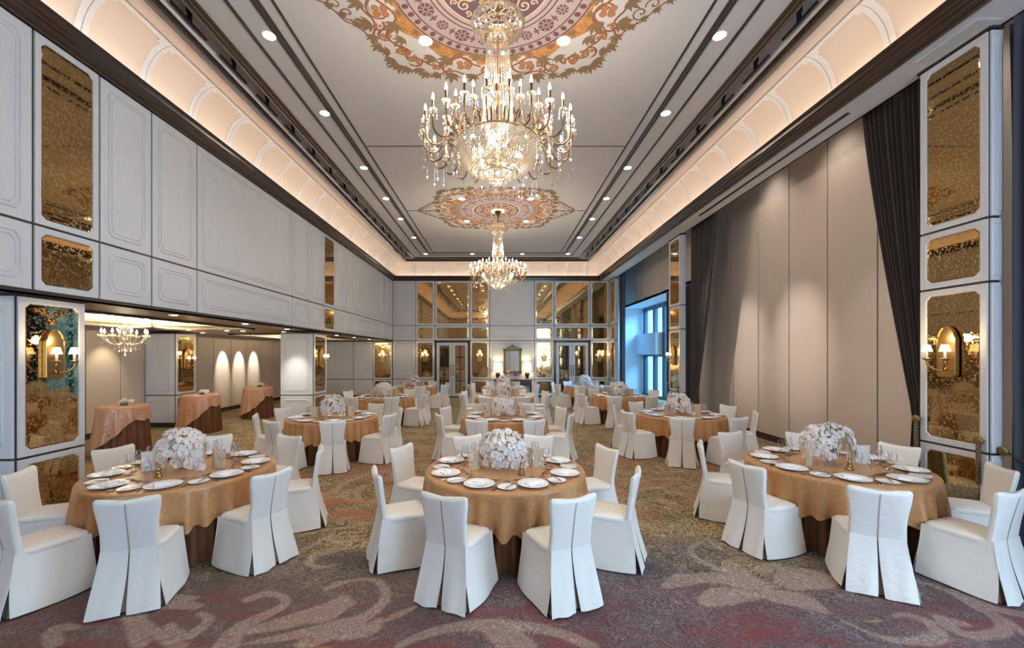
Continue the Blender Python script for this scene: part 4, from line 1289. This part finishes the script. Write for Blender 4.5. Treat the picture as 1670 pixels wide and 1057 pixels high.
# ------------------------------------------------------------------ covered banquet chairs (front of the seat towards +y)
def chair_meshes(seed):
    rnd = random.Random(seed)
    D = {}
    # backrest : closed pillow-like slab, raked, top edge dipping in the middle
    m = MB(); nr = 22; nv = 16
    def hw(v): return .184+.024*v-.012*math.sin(PI*min(1, v*1.3))
    def f(u, v):
        a = TAU*u
        ca, sa = math.cos(a), math.sin(a)
        e = .34
        x = abs(ca)**e*(1 if ca >= 0 else -1); y = abs(sa)**e*(1 if sa >= 0 else -1)
        vv = min(v, 1.0)
        w_ = hw(vv); th = .027
        k = 1.0
        if v > .90:
            q_ = (v-.90)/.10; k = math.sqrt(max(0, 1-q_*q_))*.85+.15*(1-q_)
            w_ -= .020*(1-k); th *= max(.12, k)
        xx = x*w_
        z = .455+.415*(v if v < .90 else .90+(v-.90)*.72)
        z += (.026*(xx/.20)**2-.010)*v**3
        yy = -.205-.078*v**1.15+.020*(xx/.19)**2*v+y*th
        return (xx, yy, z)
    m.grid(f, 40, nv+4, 0, True, True)
    top = [f(k/40, 1.0) for k in range(40)]
    m.add(top+[(sum(p[0] for p in top)/40, sum(p[1] for p in top)/40, .455+.415*.972-.004)], [(k, (k+1) % 40, 40) for k in range(40)], 0, True)
    D['backrest'] = (m, [M['chair']])
    # tan line where the two halves of the back meet
    m = MB(); vs_ = []
    for j in range(15):
        v = j/14*.93; w_ = .0055-.0020*v; sw = .0012*math.sin(v*5+seed)
        p = f(.75, v)
        vs_ += [(-w_+sw, p[1]-.0022, p[2]), (w_+sw, p[1]-.0022, p[2])]
    m.add(vs_, [(2*j, 2*j+1, 2*j+3, 2*j+2) for j in range(14)])
    n_ = len(vs_); m.add([(x_, y_+.004, z_) for x_, y_, z_ in vs_], [(2*j+1, 2*j, 2*j+2, 2*j+3) for j in range(14)])
    D['back_seam'] = (m, [M['lining']])
    # seat
    m = MB(); n = 44
    def sq(a, rx, ry, e=.32):
        ca, sa = math.cos(a), math.sin(a)
        return (abs(ca)**e*(1 if ca >= 0 else -1)*rx, abs(sa)**e*(1 if sa >= 0 else -1)*ry)
    rings = [(.97,.415),(1.0,.43),(1.0,.448),(.975,.462),(.90,.470),(.6,.477),(.25,.480),(.02,.481)]
    vs_ = []
    for s_, z in rings:
        for k in range(n):
            x, y = sq(TAU*k/n, .200*s_, .212*s_); x *= 1+.06*(y/.212)
            vs_.append((x, y-.003, z))
    m.add(vs_, [(i*n+k, i*n+(k+1) % n, (i+1)*n+(k+1) % n, (i+1)*n+k) for i in range(len(rings)-1) for k in range(n)], 0, True)
    D['seat'] = (m, [M['chair']])
    # skirt panels with open corner pleats
    tc = [(-.178,-.232),(.178,-.232),(.208,.205),(-.208,.205)]        # BL BR FR FL at the waist
    bc = [(-.245,-.330),(.245,-.330),(.255,.245),(-.255,.245)]        # the same corners at the hem
    def lerp(a, b, t_): return (a[0]+(b[0]-a[0])*t_, a[1]+(b[1]-a[1])*t_)
    def panelcloth(i, j, t0, t1, ztop, ztop2, gb0, gb1, bow, ph):
        m = MB()
        def g(u, v, off=0.0):
            # v 0 top, 1 hem
            tu = t0+(t1-t0)*u
            a = lerp(tc[i], tc[j], tu)
            ub = t0+(t1-t0)*u
            g0, g1 = gb0*v**1.2, gb1*v**1.2
            ub = (t0+g0)+((t1-g1)-(t0+g0))*u
            b = lerp(bc[i], bc[j], ub)
            p = lerp(a, b, v**1.15)
            dx, dy = tc[j][0]-tc[i][0], tc[j][1]-tc[i][1]; l = math.hypot(dx, dy)
            nx_, ny__ = dy/l, -dx/l
            d = .010*math.sin(PI*v)*0+bow*math.sin(PI*u)*v**1.5*.02+.0045*math.sin(u*9+ph+v*2)*v-.006*math.sin(PI*min(1,v*1.2)) + off
            zt = ztop+(ztop2-ztop)*u
            z = zt*(1-v)+(.010+.012*math.sin(PI*u+ph)**2*.7)*v
            return (p[0]+nx_*d, p[1]+ny__*d, z)
        m.grid(lambda u, v: g(u, v), 8, 10)
        m.grid(lambda u, v: g(1-u, v, -.004), 8, 10)
        for uu in (0, 1):
            pts = []
            for k in range(11): pts += [g(uu, k/10), g(uu, k/10, -.004)]
            m.add(pts, [(2*k, 2*k+1, 2*k+3, 2*k+2) for k in range(10)])
        return m
    ph = [rnd.uniform(0, 6) for _ in range(5)]
    D['skirt_panel'] = [
        (panelcloth(0, 1, 0.0, .488, .462, .458, .035, .030, .6, ph[0]), [M['chair']]),
        (panelcloth(0, 1, .512, 1.0, .458, .462, .030, .035, .6, ph[1]), [M['chair']]),
        (panelcloth(1, 2, 0.0, 1.0, .462, .445, .085, .03, 1.2, ph[2]), [M['chair']]),
        (panelcloth(2, 3, 0.0, 1.0, .445, .445, .03, .03, 1.0, ph[3]), [M['chair']]),
        (panelcloth(3, 0, 0.0, 1.0, .445, .462, .03, .085, 1.2, ph[4]), [M['chair']])]
    # inner lining seen in the pleats
    m = MB(); vs_ = []
    for q_, z in ((0, .452), (.25,.34), (.5, .23), (.75,.12), (.93, .012)):
        for k in range(4):
            p = lerp(tc[k], bc[k], q_**1.15); s_ = .90-.02*q_
            vs_.append((p[0]*s_, p[1]*s_, z))
    m.add(vs_, [(i*4+k, i*4+(k+1) % 4, (i+1)*4+(k+1) % 4, (i+1)*4+k) for i in range(4) for k in range(4)])
    D['pleat_lining'] = (m, [M['lining']])
    return D
CHAIRS = []
for sd in (1, 2, 3):
    D = chair_meshes(sd)
    CHAIRS.append({k: ([mm_.mesh(k, mt) for mm_, mt in v] if isinstance(v, list) else v[0].mesh(k, v[1])) for k, v in D.items()})
def make_chair(x, y, face, label, group, v=0):
    """face: direction (math angle) the sitter looks"""
    c = thing('banquet_chair', label, 'chair', (x, y, 0), face-PI/2, group)
    D = CHAIRS[v % 3]
    for k in ('backrest','back_seam','seat','pleat_lining'): part(k, D[k], c)
    for me_ in D['skirt_panel']: part('skirt_panel', me_, c)
    return c

# ------------------------------------------------------------------ table and linens
RT, HT = .815, .745
def table_meshes(seed):
    rnd = random.Random(seed); D = {}
    D['table_top'] = MB().lathe([(RT-.02,.70),(RT,.705),(RT,.735),(RT-.01,.74)], n=64).mesh('table_top', M['wood'])
    # floor-length pleated underskirt
    m = MB(); n = 30; amps = [rnd.uniform(.6, 1.3) for _ in range(n+1)]; amps[-1] = amps[0]
    def f(u, v):
        a = TAU*u; q_ = u*n; i = int(q_) % n; fr = q_-int(q_)
        am = amps[i]*(1-fr)+amps[(i+1) % n]*fr
        w_ = math.cos(TAU*q_/1.0)
        w_ = (abs(w_)**.6)*(1 if w_ > 0 else -1)
        r = RT-.075+.010*v+(.006+.024*v)*am*w_
        return (r*math.cos(a), r*math.sin(a), .72*(1-v)+.008*v)
    m.grid(f, n*10, 6, 0, True, True)
    D['underskirt'] = m.mesh('underskirt', M['skirt'])
    # gold overlay: flat top, rounded rim, soft folds down to a wavy hem
    m = MB(); nf = 28; nn_ = 252
    fa = [rnd.uniform(.3, 1.5) for _ in range(nf)]; fp = [rnd.uniform(-.25, .25) for _ in range(nf)]
    prof = [(.02,0),(.3,0),(.6,0),(RT-.03,0),(RT-.004,-.001),(RT+.012,-.006),(RT+.019,-.018),(RT+.021,-.035)]
    vs_ = []; rows = 0
    for r, dz in prof:
        for k in range(nn_): a = TAU*k/nn_; vs_.append((r*math.cos(a), r*math.sin(a), HT+.004+dz))
        rows += 1
    for j in range(1, 11):
        t_ = j/10
        for k in range(nn_):
            u = k/nn_; q_ = u*nf; i = int(q_) % nf; fr = q_-int(q_)
            am = fa[i]*(1-fr)+fa[(i+1) % nf]*fr
            w_ = math.cos(TAU*(q_+fp[i]*(1-fr)+fp[(i+1) % nf]*fr))
            r = RT+.018+.006*t_+.042*t_**.75*am*w_
            z = HT-.031-(.335+.030*w_*am*.5+.025*math.sin(TAU*u*4+seed))*t_
            a = TAU*u; vs_.append((r*math.cos(a), r*math.sin(a), z))
        rows += 1
    fs = [(i*nn_+k, i*nn_+(k+1) % nn_, (i+1)*nn_+(k+1) % nn_, (i+1)*nn_+k) for i in range(rows-1) for k in range(nn_)]
    m.add(vs_, fs, 0, True); m.add([vs_[k] for k in range(nn_)], [tuple(range(nn_))], 0, True)
    D['cloth'] = m.mesh('tablecloth', M['gold_cloth'])
    return D
TM = [table_meshes(s_) for s_ in (1, 2, 3)]
# ------------------------------------------------------------------ tableware
plate_m = MB().lathe([(.001,.004),(.075,.004),(.085,.006),(.105,.014),(.142,.022),(.146,.024),(.143,.026),(.104,.018),(.082,.010),(.001,.009)], n=36, cap0=False, cap1=False).mesh('dinner_plate', M['china'])
side_m = MB().lathe([(.001,.003),(.05,.003),(.060,.006),(.086,.014),(.088,.016),(.085,.017),(.058,.009),(.001,.007)], n=30, cap0=False, cap1=False).mesh('side_plate', M['china'])
nm_ = MB()
def nap(u, v, o=0):
    return ((u-.5)*.125*(1-.12*v), (v-.5)*.085, .012+.014+.004*math.sin(3*u+2*v)+o)
nm_.grid(lambda u, v: nap(u, v, 0), 6, 5); nm_.grid(lambda u, v: nap(1-u, v, -.012), 6, 5)
for (a_, b_) in (((0,0),(1,0)),((1,0),(1,1)),((1,1),(0,1)),((0,1),(0,0))):
    p = [nap(*a_), nap(*b_), nap(*b_, -.012), nap(*a_, -.012)]; nm_.add(p, [(0,1,2,3)])
nm_.box(-.03,-.046,.022,.062,-.012,.034); nap_m = nm_.mesh('napkin', M['linen'])
def cutlery(kind):
    m = MB(); s_ = {'butter': .8}.get(kind, 1)
    m.tube([(0,-.105*s_,.004),(0,-.04*s_,.006),(0,.01*s_,.006)], [.0055,.004,.003], 6)
    if kind in ('knife','butter'):
        m.add([(-.006*s_,.01*s_,.005),(.006*s_,.01*s_,.005),(.008*s_,.06*s_,.005),(.001,.105*s_,.005),(-.006*s_,.09*s_,.005),
               (-.006*s_,.01*s_,.008),(.006*s_,.01*s_,.008),(.008*s_,.06*s_,.007),(.001,.105*s_,.007),(-.006*s_,.09*s_,.007)],
              [(4,3,2,1,0),(5,6,7,8,9)]+[(k,(k+1)%5,5+(k+1)%5,5+k) for k in range(5)])
    elif kind == 'fork':
        m.box(-.010,.035,.004,.010,.055,.007)
        for k in range(4): m.box(-.010+k*.0058,.05,.004,-.0075+k*.0058,.098,.007)
        m.tube([(0,.01,.006),(0,.04,.006)], [.003,.008], 6)
    else:
        m.lathe([(.001,.002),(.010,.003),(.015,.008),(.013,.008),(.001,.004)], (0,.065,0), 12, cap0=False, cap1=False)
        m.tube([(0,.01,.006),(0,.052,.006)], [.003,.004], 6)
    return m.mesh({'butter':'butter_knife','knife':'table_knife','fork':'table_fork','spoon':'dessert_spoon'}[kind], M['steel'])
CUT = {k: cutlery(k) for k in ('butter','knife','fork','spoon')}
def glass_mesh(H, R_):
    m = MB()
    m.lathe([(.001,.002),(.034,.003),(.036,.001),(.036,.004),(.008,.008),(.0042,.02),(.004,H*.42),(.008,H*.45),(R_*.72,H*.52),(R_,H*.66),(R_*.96,H*.82),(R_*.74,H)], n=20, cap0=False, cap1=False)
    return m.mesh('wine_glass', M['glass'])
GL = [glass_mesh(.225, .037), glass_mesh(.200, .030)]
def card_mesh(mt):
    m = MB()
    for s_ in (-1, 1):
        a = (0, 0); b = (s_*.115*math.cos(.45), .115*math.sin(.45))
        t_ = .0025
        m.add([(a[0],a[1],0),(b[0],b[1],0),(b[0],b[1],.20),(a[0],a[1],.20),(a[0],a[1]+t_,0),(b[0],b[1]+t_,0),(b[0],b[1]+t_,.20),(a[0],a[1]+t_,.20)],
              [(0,1,2,3),(7,6,5,4),(0,4,5,1),(1,5,6,2),(2,6,7,3),(3,7,4,0)])
    return m.mesh('menu_card', mt)
CARD = [card_mesh(M['card']), card_mesh(M['cardwhite'])]
fgm = MB().lathe([(.001,0),(.036,0),(.036,.012),(.026,.018),(.022,.03),(.028,.035),(.014,.05),(.018,.062),(.022,.078),(.013,.095),(.009,.105),(.014,.118),(.012,.128),(.004,.137),(.006,.15),(.001,.165)], n=14, cap0=False, cap1=False)
fgm.tube([(.014,0,.085),(.030,0,.10),(.020,0,.125)], .004, 6); fgm.tube([(-.014,0,.085),(-.028,.005,.07),(-.018,.005,.05)], .004, 6)
FIG = fgm.mesh('brass_figurine', M['brass'])

# ------------------------------------------------------------------ orchids
def blossom():
    m = MB()
    def petal(ang, l, w_, cup, tw=0, mt=0):
        d = Vector((math.cos(ang), 0, math.sin(ang))); s_ = Vector((-math.sin(ang), 0, math.cos(ang)))
        pts = []
        prof = [(0.05,.10),(.25,.75),(.5,1.0),(.75,.85),(.93,.42),(1.0,.05)]
        for t_, ww in prof:
            y0 = -cup*math.sin(PI*t_*.8)
            c = d*(l*t_)+Vector((0, y0, 0))
            pts += [tuple(c-s_*w_*ww+Vector((0,-.004*ww,0))), tuple(c+Vector((0,.003,0))), tuple(c+s_*w_*ww+Vector((0,-.004*ww,0)))]
        fs = []
        for k in range(5): fs += [(3*k,3*k+1,3*k+4,3*k+3),(3*k+1,3*k+2,3*k+5,3*k+4)]
        m.add(pts, fs, mt, True)
    petal(R(8), .050, .034, .010); petal(R(172), .050, .034, .010)
    petal(R(90), .046, .021, .004); petal(R(218), .044, .019, .003); petal(R(322), .044, .019, .003)
    m.add([(-.006,-.004,0),(.006,-.004,0),(.008,-.016,-.006),(0,-.020,-.014),(-.008,-.016,-.006),(0,-.010,.006)], [(0,1,5),(1,2,5),(2,3,5),(3,4,5),(4,0,5),(0,4,3,2,1)], 1)
    return m.mesh('orchid_blossom', [M['petal'], M['lip']])
BL = blossom()
def arrangement_layout(seed, style='dome'):
    rnd = random.Random(seed); flowers = []; stems = []
    def put_fl(c, rx, rz, n, z0, z1):
        # blossoms over a drooping shell, outer faces outward
        for k in range(n):
            v = (k+.5)/n; a = k*2.39996+rnd.uniform(-.15,.15)
            z = z1-(z1-z0)*v
            h = (z-c[2])/rz
            r = rx*math.sqrt(max(.03, 1-h*h if h > 0 else 1-(h*.35)**2))*rnd.uniform(.82,1.04)
            p = Vector((c[0]+r*math.cos(a), c[1]+r*math.sin(a), z+rnd.uniform(-.012,.012)))
            d = Vector((math.cos(a)*r/rx, math.sin(a)*r/rx, max(-.1, h)*1.0+.1))
            d = (d+Vector((rnd.uniform(-.35,.35), rnd.uniform(-.35,.35), rnd.uniform(-.25,.25)))).normalized()
            flowers.append((p, d, rnd.uniform(.88,1.12), rnd.uniform(-.5,.5)))
            if k % 5 == 0: stems.append([(0,0,.12),(p.x*.25,p.y*.25,.30),(p.x*.8,p.y*.8,min(z1,z+.08)),tuple(p)])
    if style == 'dome': put_fl((0,0,.20), .245, .20, 96, .045, .395)
    if style == 'lean':
        put_fl((-.03,0,.22), .22, .20, 78, .07, .41)
        for k in range(12):
            t_ = k/11; p = Vector((.14+.13*t_, -.10-.05*math.sin(k), .24-.20*t_)); d = Vector((.5,-.8,.2+rnd.uniform(-.2,.2))).normalized()
            flowers.append((p, d, 1.0, rnd.uniform(-.4,.4)))
        stems.append([(0,0,.12),(.05,-.03,.30),(.16,-.10,.26),(.27,-.12,.05)])
    if style == 'arch':
        put_fl((-.13,0,.25), .165, .17, 62, .09, .42)
        put_fl((-.02,0,.33), .11, .09, 12, .32, .43)
        for k in range(22):
            t_ = k/21; a = PI*.5*(1-t_)+.0; p = Vector((.06+.22*math.sin(PI*.5*t_), rnd.uniform(-.04,.04), .05+.34*math.cos(PI*.5*t_)**.8))
            d = Vector((rnd.uniform(-.2,.5), -.9, rnd.uniform(-.1,.5))).normalized()
            flowers.append((p, d, 1.0-.2*t_, rnd.uniform(-.4,.4)))
        stems.append([(0,0,.12),(0,0,.36),(.10,0,.385),(.22,0,.28),(.28,0,.06)])
    m = MB()
    for pts in stems:
        P, _ = catmull([(p[0], p[1]) for p in pts], [p[2] for p in pts], 4)
        m.tube([(P[i][0], P[i][1], _[i]) for i in range(len(P))], .0035, 5)
    return m.mesh('orchid_stems', M['stem']), flowers
ARR = [arrangement_layout(11), arrangement_layout(12, 'lean'), arrangement_layout(15, 'arch')]
vm_ = MB().lathe([(.001,0),(.042,0),(.044,.004),(.040,.10),(.043,.20),(.040,.20),(.037,.10),(.038,.010),(.001,.008)], n=20, cap0=False, cap1=False)
VASE = vm_.mesh('vase', M['glass'])
def arrangement(x, y, z, rz, label, v, keep=1.0, sc=1.0, grp=None):
    t_ = thing('orchid_arrangement', label, 'flower arrangement', (x, y, z), rz, grp)
    t_.scale = (sc, sc, sc)
    part('vase', VASE, t_)
    sm, fl_ = ARR[v]; part('orchid_stems', sm, t_)
    step = max(1, round(1/keep))
    for k, (p, d, s_, tw) in enumerate(fl_):
        if keep < 1 and k % step: continue
        o = part('orchid_blossom', BL, t_, None, p)
        q_ = d.to_track_quat('-Y', 'Z')
        o.rotation_mode = 'QUATERNION'; o.rotation_quaternion = q_ @ Matrix.Rotation(tw, 4, 'Y').to_quaternion()
        s2 = s_*(1.0 if keep == 1 else 1.35); o.scale = (s2, s2, s2)
    return t_

# ------------------------------------------------------------------ twelve laid tables
TABLES = [  # x, y, name, chair ring radius, angle offset, detail
 (.075, 4.40, 'front centre table', 2, 0), (-3.29, 4.36, 'front left table', 2, 0), (3.69, 4.56, 'front right table', 2, -3),
 (-3.20, 8.02, 'second left table', 1, 0), (.13, 8.12, 'second centre table', 1, 0), (3.70, 8.38, 'second right table', 1, 0),
 (-3.26, 11.87, 'third left table', 1, 0), (.19, 11.9, 'third centre table', 1, 0), (3.57, 12.15, 'third right table', 1, 0),
 (-3.17, 15.55, 'farthest left table', 0, 0), (.22, 15.5, 'farthest centre table', 0, 0), (3.35, 15.7, 'farthest right table', 0, 0)]
SEAT = ['its right side, farther seat', 'its far side, right seat', 'its far side, left seat', 'its left side, farther seat',
        'its left side, nearer seat', 'its near side, left seat', 'its near side, right seat', 'its right side, nearer seat']
SKIPROW = set()
rv = random.Random(9)
for ti, (tx, ty, tn, det, off) in enumerate(TABLES):
    td = TM[ti % 3]
    t_ = thing('banquet_table', 'round banquet table in a floor-length bronze satin skirt, the %s' % tn, 'table', (tx, ty, 0), .4*ti)
    part('table_top', td['table_top'], t_); part('table_skirt', td['underskirt'], t_)
    c = obj('tablecloth', td['cloth'], None, (tx, ty, 0), .4*ti)
    tag(c, 'gold damask tablecloth draped over the %s' % tn, 'tablecloth', 'gold tablecloths')
    zt = HT+.0045
    for s_ in range(8):
        a = R(22.5+45*s_+off)
        
        seat = SEAT[s_]
        ca, sa = math.cos(a), math.sin(a)
        rc = 1.045+rv.uniform(-.02, .04)
        jit = rv.uniform(-.05, .05)
        if (ti, s_) == (2, 0): rc = .955
        make_chair(tx+rc*math.cos(a+jit*.3), ty+rc*math.sin(a+jit*.3), a+PI+jit, 'ivory covered chair at the %s, %s' % (tn, seat), 'chairs round the %s' % tn, s_+ti)
        lab = lambda what: '%s on the %s, %s' % (what, tn, seat.replace('its ', ''))
        def put(nm, me_, r, da, rz, what, cat, g, z=0.0):
            b = a+da
            o = obj(nm, me_, None, (tx+r*math.cos(b), ty+r*math.sin(b), zt+z), rz)
            return tag(o, lab(what), cat, g+' on the '+tn)
        put('dinner_plate', plate_m, .645, 0, a, 'white dinner plate', 'plate', 'dinner plates')
        put('side_plate', side_m, .675, -R(22), a, 'small white side plate', 'plate', 'side plates')
        put('napkin', nap_m, .645, 0, a-PI/2+.2, 'folded white napkin on the dinner plate', 'napkin', 'napkins', -.004)
        put('wine_glass', GL[0], .43, R(14), a, 'larger stemmed wine glass', 'glass', 'wine glasses')
        put('wine_glass', GL[1], .485, R(24), a, 'smaller stemmed wine glass', 'glass', 'wine glasses')
        if det >= 2:
            put('butter_knife', CUT['butter'], .675, -R(20), a-PI/2-.9, 'butter knife across the side plate', 'knife', 'butter knives', .014)
            put('table_knife', CUT['knife'], .66, R(14.5), a+PI/2, 'steel table knife right of the plate', 'knife', 'table knives')
            put('table_knife', CUT['knife'], .665, R(16.5), a+PI/2, 'outer steel knife right of the plate', 'knife', 'table knives')
            put('table_fork', CUT['fork'], .66, -R(13.8), a+PI/2, 'steel table fork left of the plate', 'fork', 'table forks')
            put('dessert_spoon', CUT['spoon'], .47, R(3), a, 'dessert spoon above the plate', 'spoon', 'dessert spoons')
            put('dessert_fork', CUT['fork'], .44, -R(1), a+PI, 'dessert fork above the plate', 'fork', 'dessert forks')
    keep = 1.0 if det >= 1 else .5
    vsn = {0: 0, 1: 1, 2: 2}.get(ti, ti % 2)
    arrangement(tx-.02, ty, zt, {0: .4, 1: -.2, 2: .0}.get(ti, ti*1.1), 'white phalaenopsis orchids in a glass vase on the %s' % tn, vsn, keep, 1.0 if det == 2 else 1.0)
    for (dx, dy, rz, k, nmm) in ((-.27,-.06,.9,0,'left'), (.30,.0,-.4, 0 if ti == 0 else 1,'right')):
        o = obj('menu_card', CARD[0 if (ti not in (1, 2)) else (k if ti == 2 else (1 if nmm == 'left' else 0))], None, (tx+dx, ty+dy, zt), rz)
        tag(o, 'folded menu card standing %s of the orchids on the %s' % (nmm, tn), 'menu card', 'menu cards')
    if det == 2:
        o = obj('brass_figurine', FIG, None, (tx+(.16, -.04, -.02)[ti], ty-(.26,.30,.24)[ti], zt), .3)
        tag(o, 'small brass figurine in front of the orchids on the %s' % tn, 'figurine')

# ------------------------------------------------------------------ cocktail tables in the alcove
def cocktail(x, y, r, label, th0, seed):
    t_ = thing('cocktail_table', label, 'table', (x, y, 0))
    rnd = random.Random(seed)
    H = .945
    m = MB(); n = 17
    def f(u, v):
        a = TAU*u; w_ = math.cos(TAU*n*u+seed)
        rr = r-.012+(.05*v)+(.004+.022*v)*w_
        return (rr*math.cos(a), rr*math.sin(a), (H-.02)*(1-v)+.006*v)
    part('table_top', MB().lathe([(r-.03,H-.03),(r-.03,H-.006)], n=40), t_, M['wood'])
    m.grid(f, n*10, 6, 0, True, True); part('table_skirt', m, t_, M['skirt'])
    m = MB(); nn_ = 150; vs_ = []; rows = 0
    for rr, dz in ((.02,0),(r*.5,0),(r-.02,0),(r+.0,-.004),(r+.012,-.016),(r+.018,-.035)):
        for k in range(nn_): a = TAU*k/nn_; vs_.append((rr*math.cos(a), rr*math.sin(a), H+.004+dz))
        rows += 1
    for j in range(1, 13):
        q_ = j/12
        for k in range(nn_):
            a = TAU*k/nn_; c_ = math.cos(a-th0)
            low = .43+.40*c_-.07*math.cos(2*(a-th0))
            low = min(.90, max(.25, low+.05))
            w_ = math.cos(13*a+seed)+.4*math.cos(7*a)
            rr = r+.020+.05*q_*low/.9+.020*q_*w_+.05*q_**2*max(0, c_)
            vs_.append((rr*math.cos(a), rr*math.sin(a), max(.012, H-.031-low*q_-.01*w_*q_)))
        rows += 1
    m.add(vs_, [(i*nn_+k, i*nn_+(k+1) % nn_, (i+1)*nn_+(k+1) % nn_, (i+1)*nn_+k) for i in range(rows-1) for k in range(nn_)], 0, True)
    m.add([vs_[k] for k in range(nn_)], [tuple(range(nn_))], 0, True)
    o = m.build('overlay_cloth', [M['peach']], None, (x, y, 0)); tag(o, 'peach satin overlay hanging aslant over the %s' % label.split(' in ')[0].replace('skirted ', ''), 'tablecloth')
    f_ = thing('orchid_bowl', 'low glass bowl of white orchids on the %s' % label.split(' in ')[0].replace('skirted ', ''), 'flower arrangement', (x+.05, y-.04, H+.004))
    part('bowl', MB().lathe([(.001,0),(.05,0),(.065,.02),(.06,.05),(.056,.05),(.06,.02),(.001,.005)], n=16, cap0=False, cap1=False), f_, M['vase'])
    for k in range(12):
        a = rnd.uniform(0, TAU); rr = rnd.uniform(.0, .11)
        d = Vector((math.cos(a)*rr*6, math.sin(a)*rr*6-.5, .7)).normalized()
        o = part('orchid_blossom', BL, f_, None, (rr*math.cos(a)+.03, rr*math.sin(a), .07+rnd.uniform(0,.05)-rr*.2))
        o.rotation_mode = 'QUATERNION'; o.rotation_quaternion = d.to_track_quat('-Y', 'Z')
cocktail(-7.42, 8.2, .385, 'nearest tall cocktail table in the alcove, skirted in bronze satin', R(200), 1)
cocktail(-7.50, 10.45, .40, 'middle tall cocktail table in the alcove, beside the deep pier', R(200), 2)
cocktail(-7.47, 12.9, .385, 'farthest tall cocktail table in the alcove, by the lit wall panels', R(200), 3)

# ------------------------------------------------------------------ console group on the far wall
cx0, cx1, cyb = -.20, 1.53, 18.74
t_ = thing('console_table', 'dark walnut console with drawers against the far wall between the doors', 'console table', ((cx0+cx1)/2, cyb-.22, 0))
hw_ = (cx1-cx0)/2
part('table_top', MB().box(-hw_,-.22,.80,hw_,.20,.84), t_, M['wood'])
part('body', MB().box(-hw_+.04,-.19,.56,hw_-.04,.19,.80), t_, M['wood'])
for k in range(3):
    w3 = (2*hw_-.08)/3; a = -hw_+.04+k*w3
    d = part('drawer', MB().box(a+.02,-.205,.585,a+w3-.02,-.19,.78), t_, M['wood'])
    part('knob', MB().sphere((a+w3/2,-.22,.68), .022, 10, 6), d, M['brass'])
for sx_ in (-1,1):
    for sy_ in (-1,1):
        part('leg', MB().tube([(sx_*(hw_-.07), sy_*.16, .56),(sx_*(hw_-.06), sy_*.165, .3),(sx_*(hw_-.075), sy_*.16, 0)], [.03,.022,.016], 8), t_, M['wood'])
def table_lamp(x, label):
    l = thing('table_lamp', label, 'table lamp', (x, cyb-.2, .84))
    part('base', MB().lathe([(.001,0),(.07,0),(.07,.02),(.05,.03)], n=20), l, M['gold'])
    part('body', MB().lathe([(.045,.03),(.06,.06),(.10,.18),(.105,.25),(.085,.31),(.04,.34)], n=24), l, M['oxblood'])
    part('neck', MB().lathe([(.055,.34),(.03,.36),(.045,.39),(.012,.42),(.010,.50)], n=16), l, M['gold'])
    m = MB(); m.lathe([(.215,.42),(.165,.74)], n=32, cap0=False, cap1=False); m.lathe([(.160,.74),(.210,.42)], n=32, cap0=False, cap1=False)
    part('lamp_shade', m, l, M['shade'])
    part('finial', MB().tube([(0,0,.50),(0,0,.79)], .006, 6), l, M['gold'])
    point('table_lamp_glow', (x, cyb-.2, .84+.60), 15, (1,.78,.5), .05)
table_lamp(0.0, 'left of two table lamps with oxblood jar body and cream shade')
table_lamp(1.31, 'right of two table lamps with oxblood jar body and cream shade')
g = thing('ornate_mirror', 'tall mirror in a green gilt frame with a carved crest above the console', 'mirror', (.66, YF-.02, 0))
m = MB(); x0, x1, z0, z1, fw_ = -.40, .40, 1.10, 2.22, .10
for (a, b, c_, d) in ((x0,z0,x0+fw_,z1),(x1-fw_,z0,x1,z1),(x0,z0,x1,z0+fw_),(x0,z1-fw_-.02,x1,z1)):
    m.box(a,-.07,b,c_,0,d); m.box(a+.03,-.085,b+.03,c_-.03,-.06,d-.03)
for sx_ in (x0, x1):
    for z_ in (z0+.03, z1-.06): m.box(sx_-.025,-.09,z_-.05,sx_+.025,0,z_+.06)
part('frame', m, g, M['gilt'])
m = MB()
for s_ in (-1,1):
    for (px, pz, rr) in ((.05,2.30,.055),(.14,2.26,.04),(.22,2.24,.03)):
        m.tube([(s_*(px+(rr*(1-k/14))*math.cos(k*.5)), -.04, pz+(rr*(1-k/14))*math.sin(k*.5)) for k in range(14)], .016, 6)
m.sphere((0,-.04,2.36), .045, 10, 6)
part('crest', m, g, M['gilt'])
part('pane', MB().box(x0+fw_-.01,-.035,z0+fw_-.01,x1-fw_+.01,-.025,z1-fw_), g, M['clearmirror'])
f_ = thing('flower_vase', 'small vase of purple flowers on the console in front of the mirror', 'flower vase', (.80, cyb-.25, .84))
part('vase', MB().lathe([(.001,0),(.04,0),(.05,.05),(.03,.10),(.04,.12)], n=14), f_, M['glass'])
m = MB()
for k in range(14):
    a = k*2.4; rr = .02+.006*k; m.sphere((rr*math.cos(a), rr*math.sin(a)*.7, .24-.004*k), .035, 7, 5)
part('petals', m, f_, M['purple'])
s_ = thing('gilt_candle_stand', 'gilt candle stand on the console left of the mirror centre', 'candle stand', (.45, cyb-.25, .84))
part('base', MB().lathe([(.001,0),(.06,0),(.05,.02),(.02,.04),(.018,.12),(.04,.16),(.02,.20),(.015,.26)], n=14), s_, M['gold'])
part('cup', MB().lathe([(.015,.26),(.07,.30),(.075,.38),(.065,.38),(.02,.29)], n=14), s_, M['gold'])
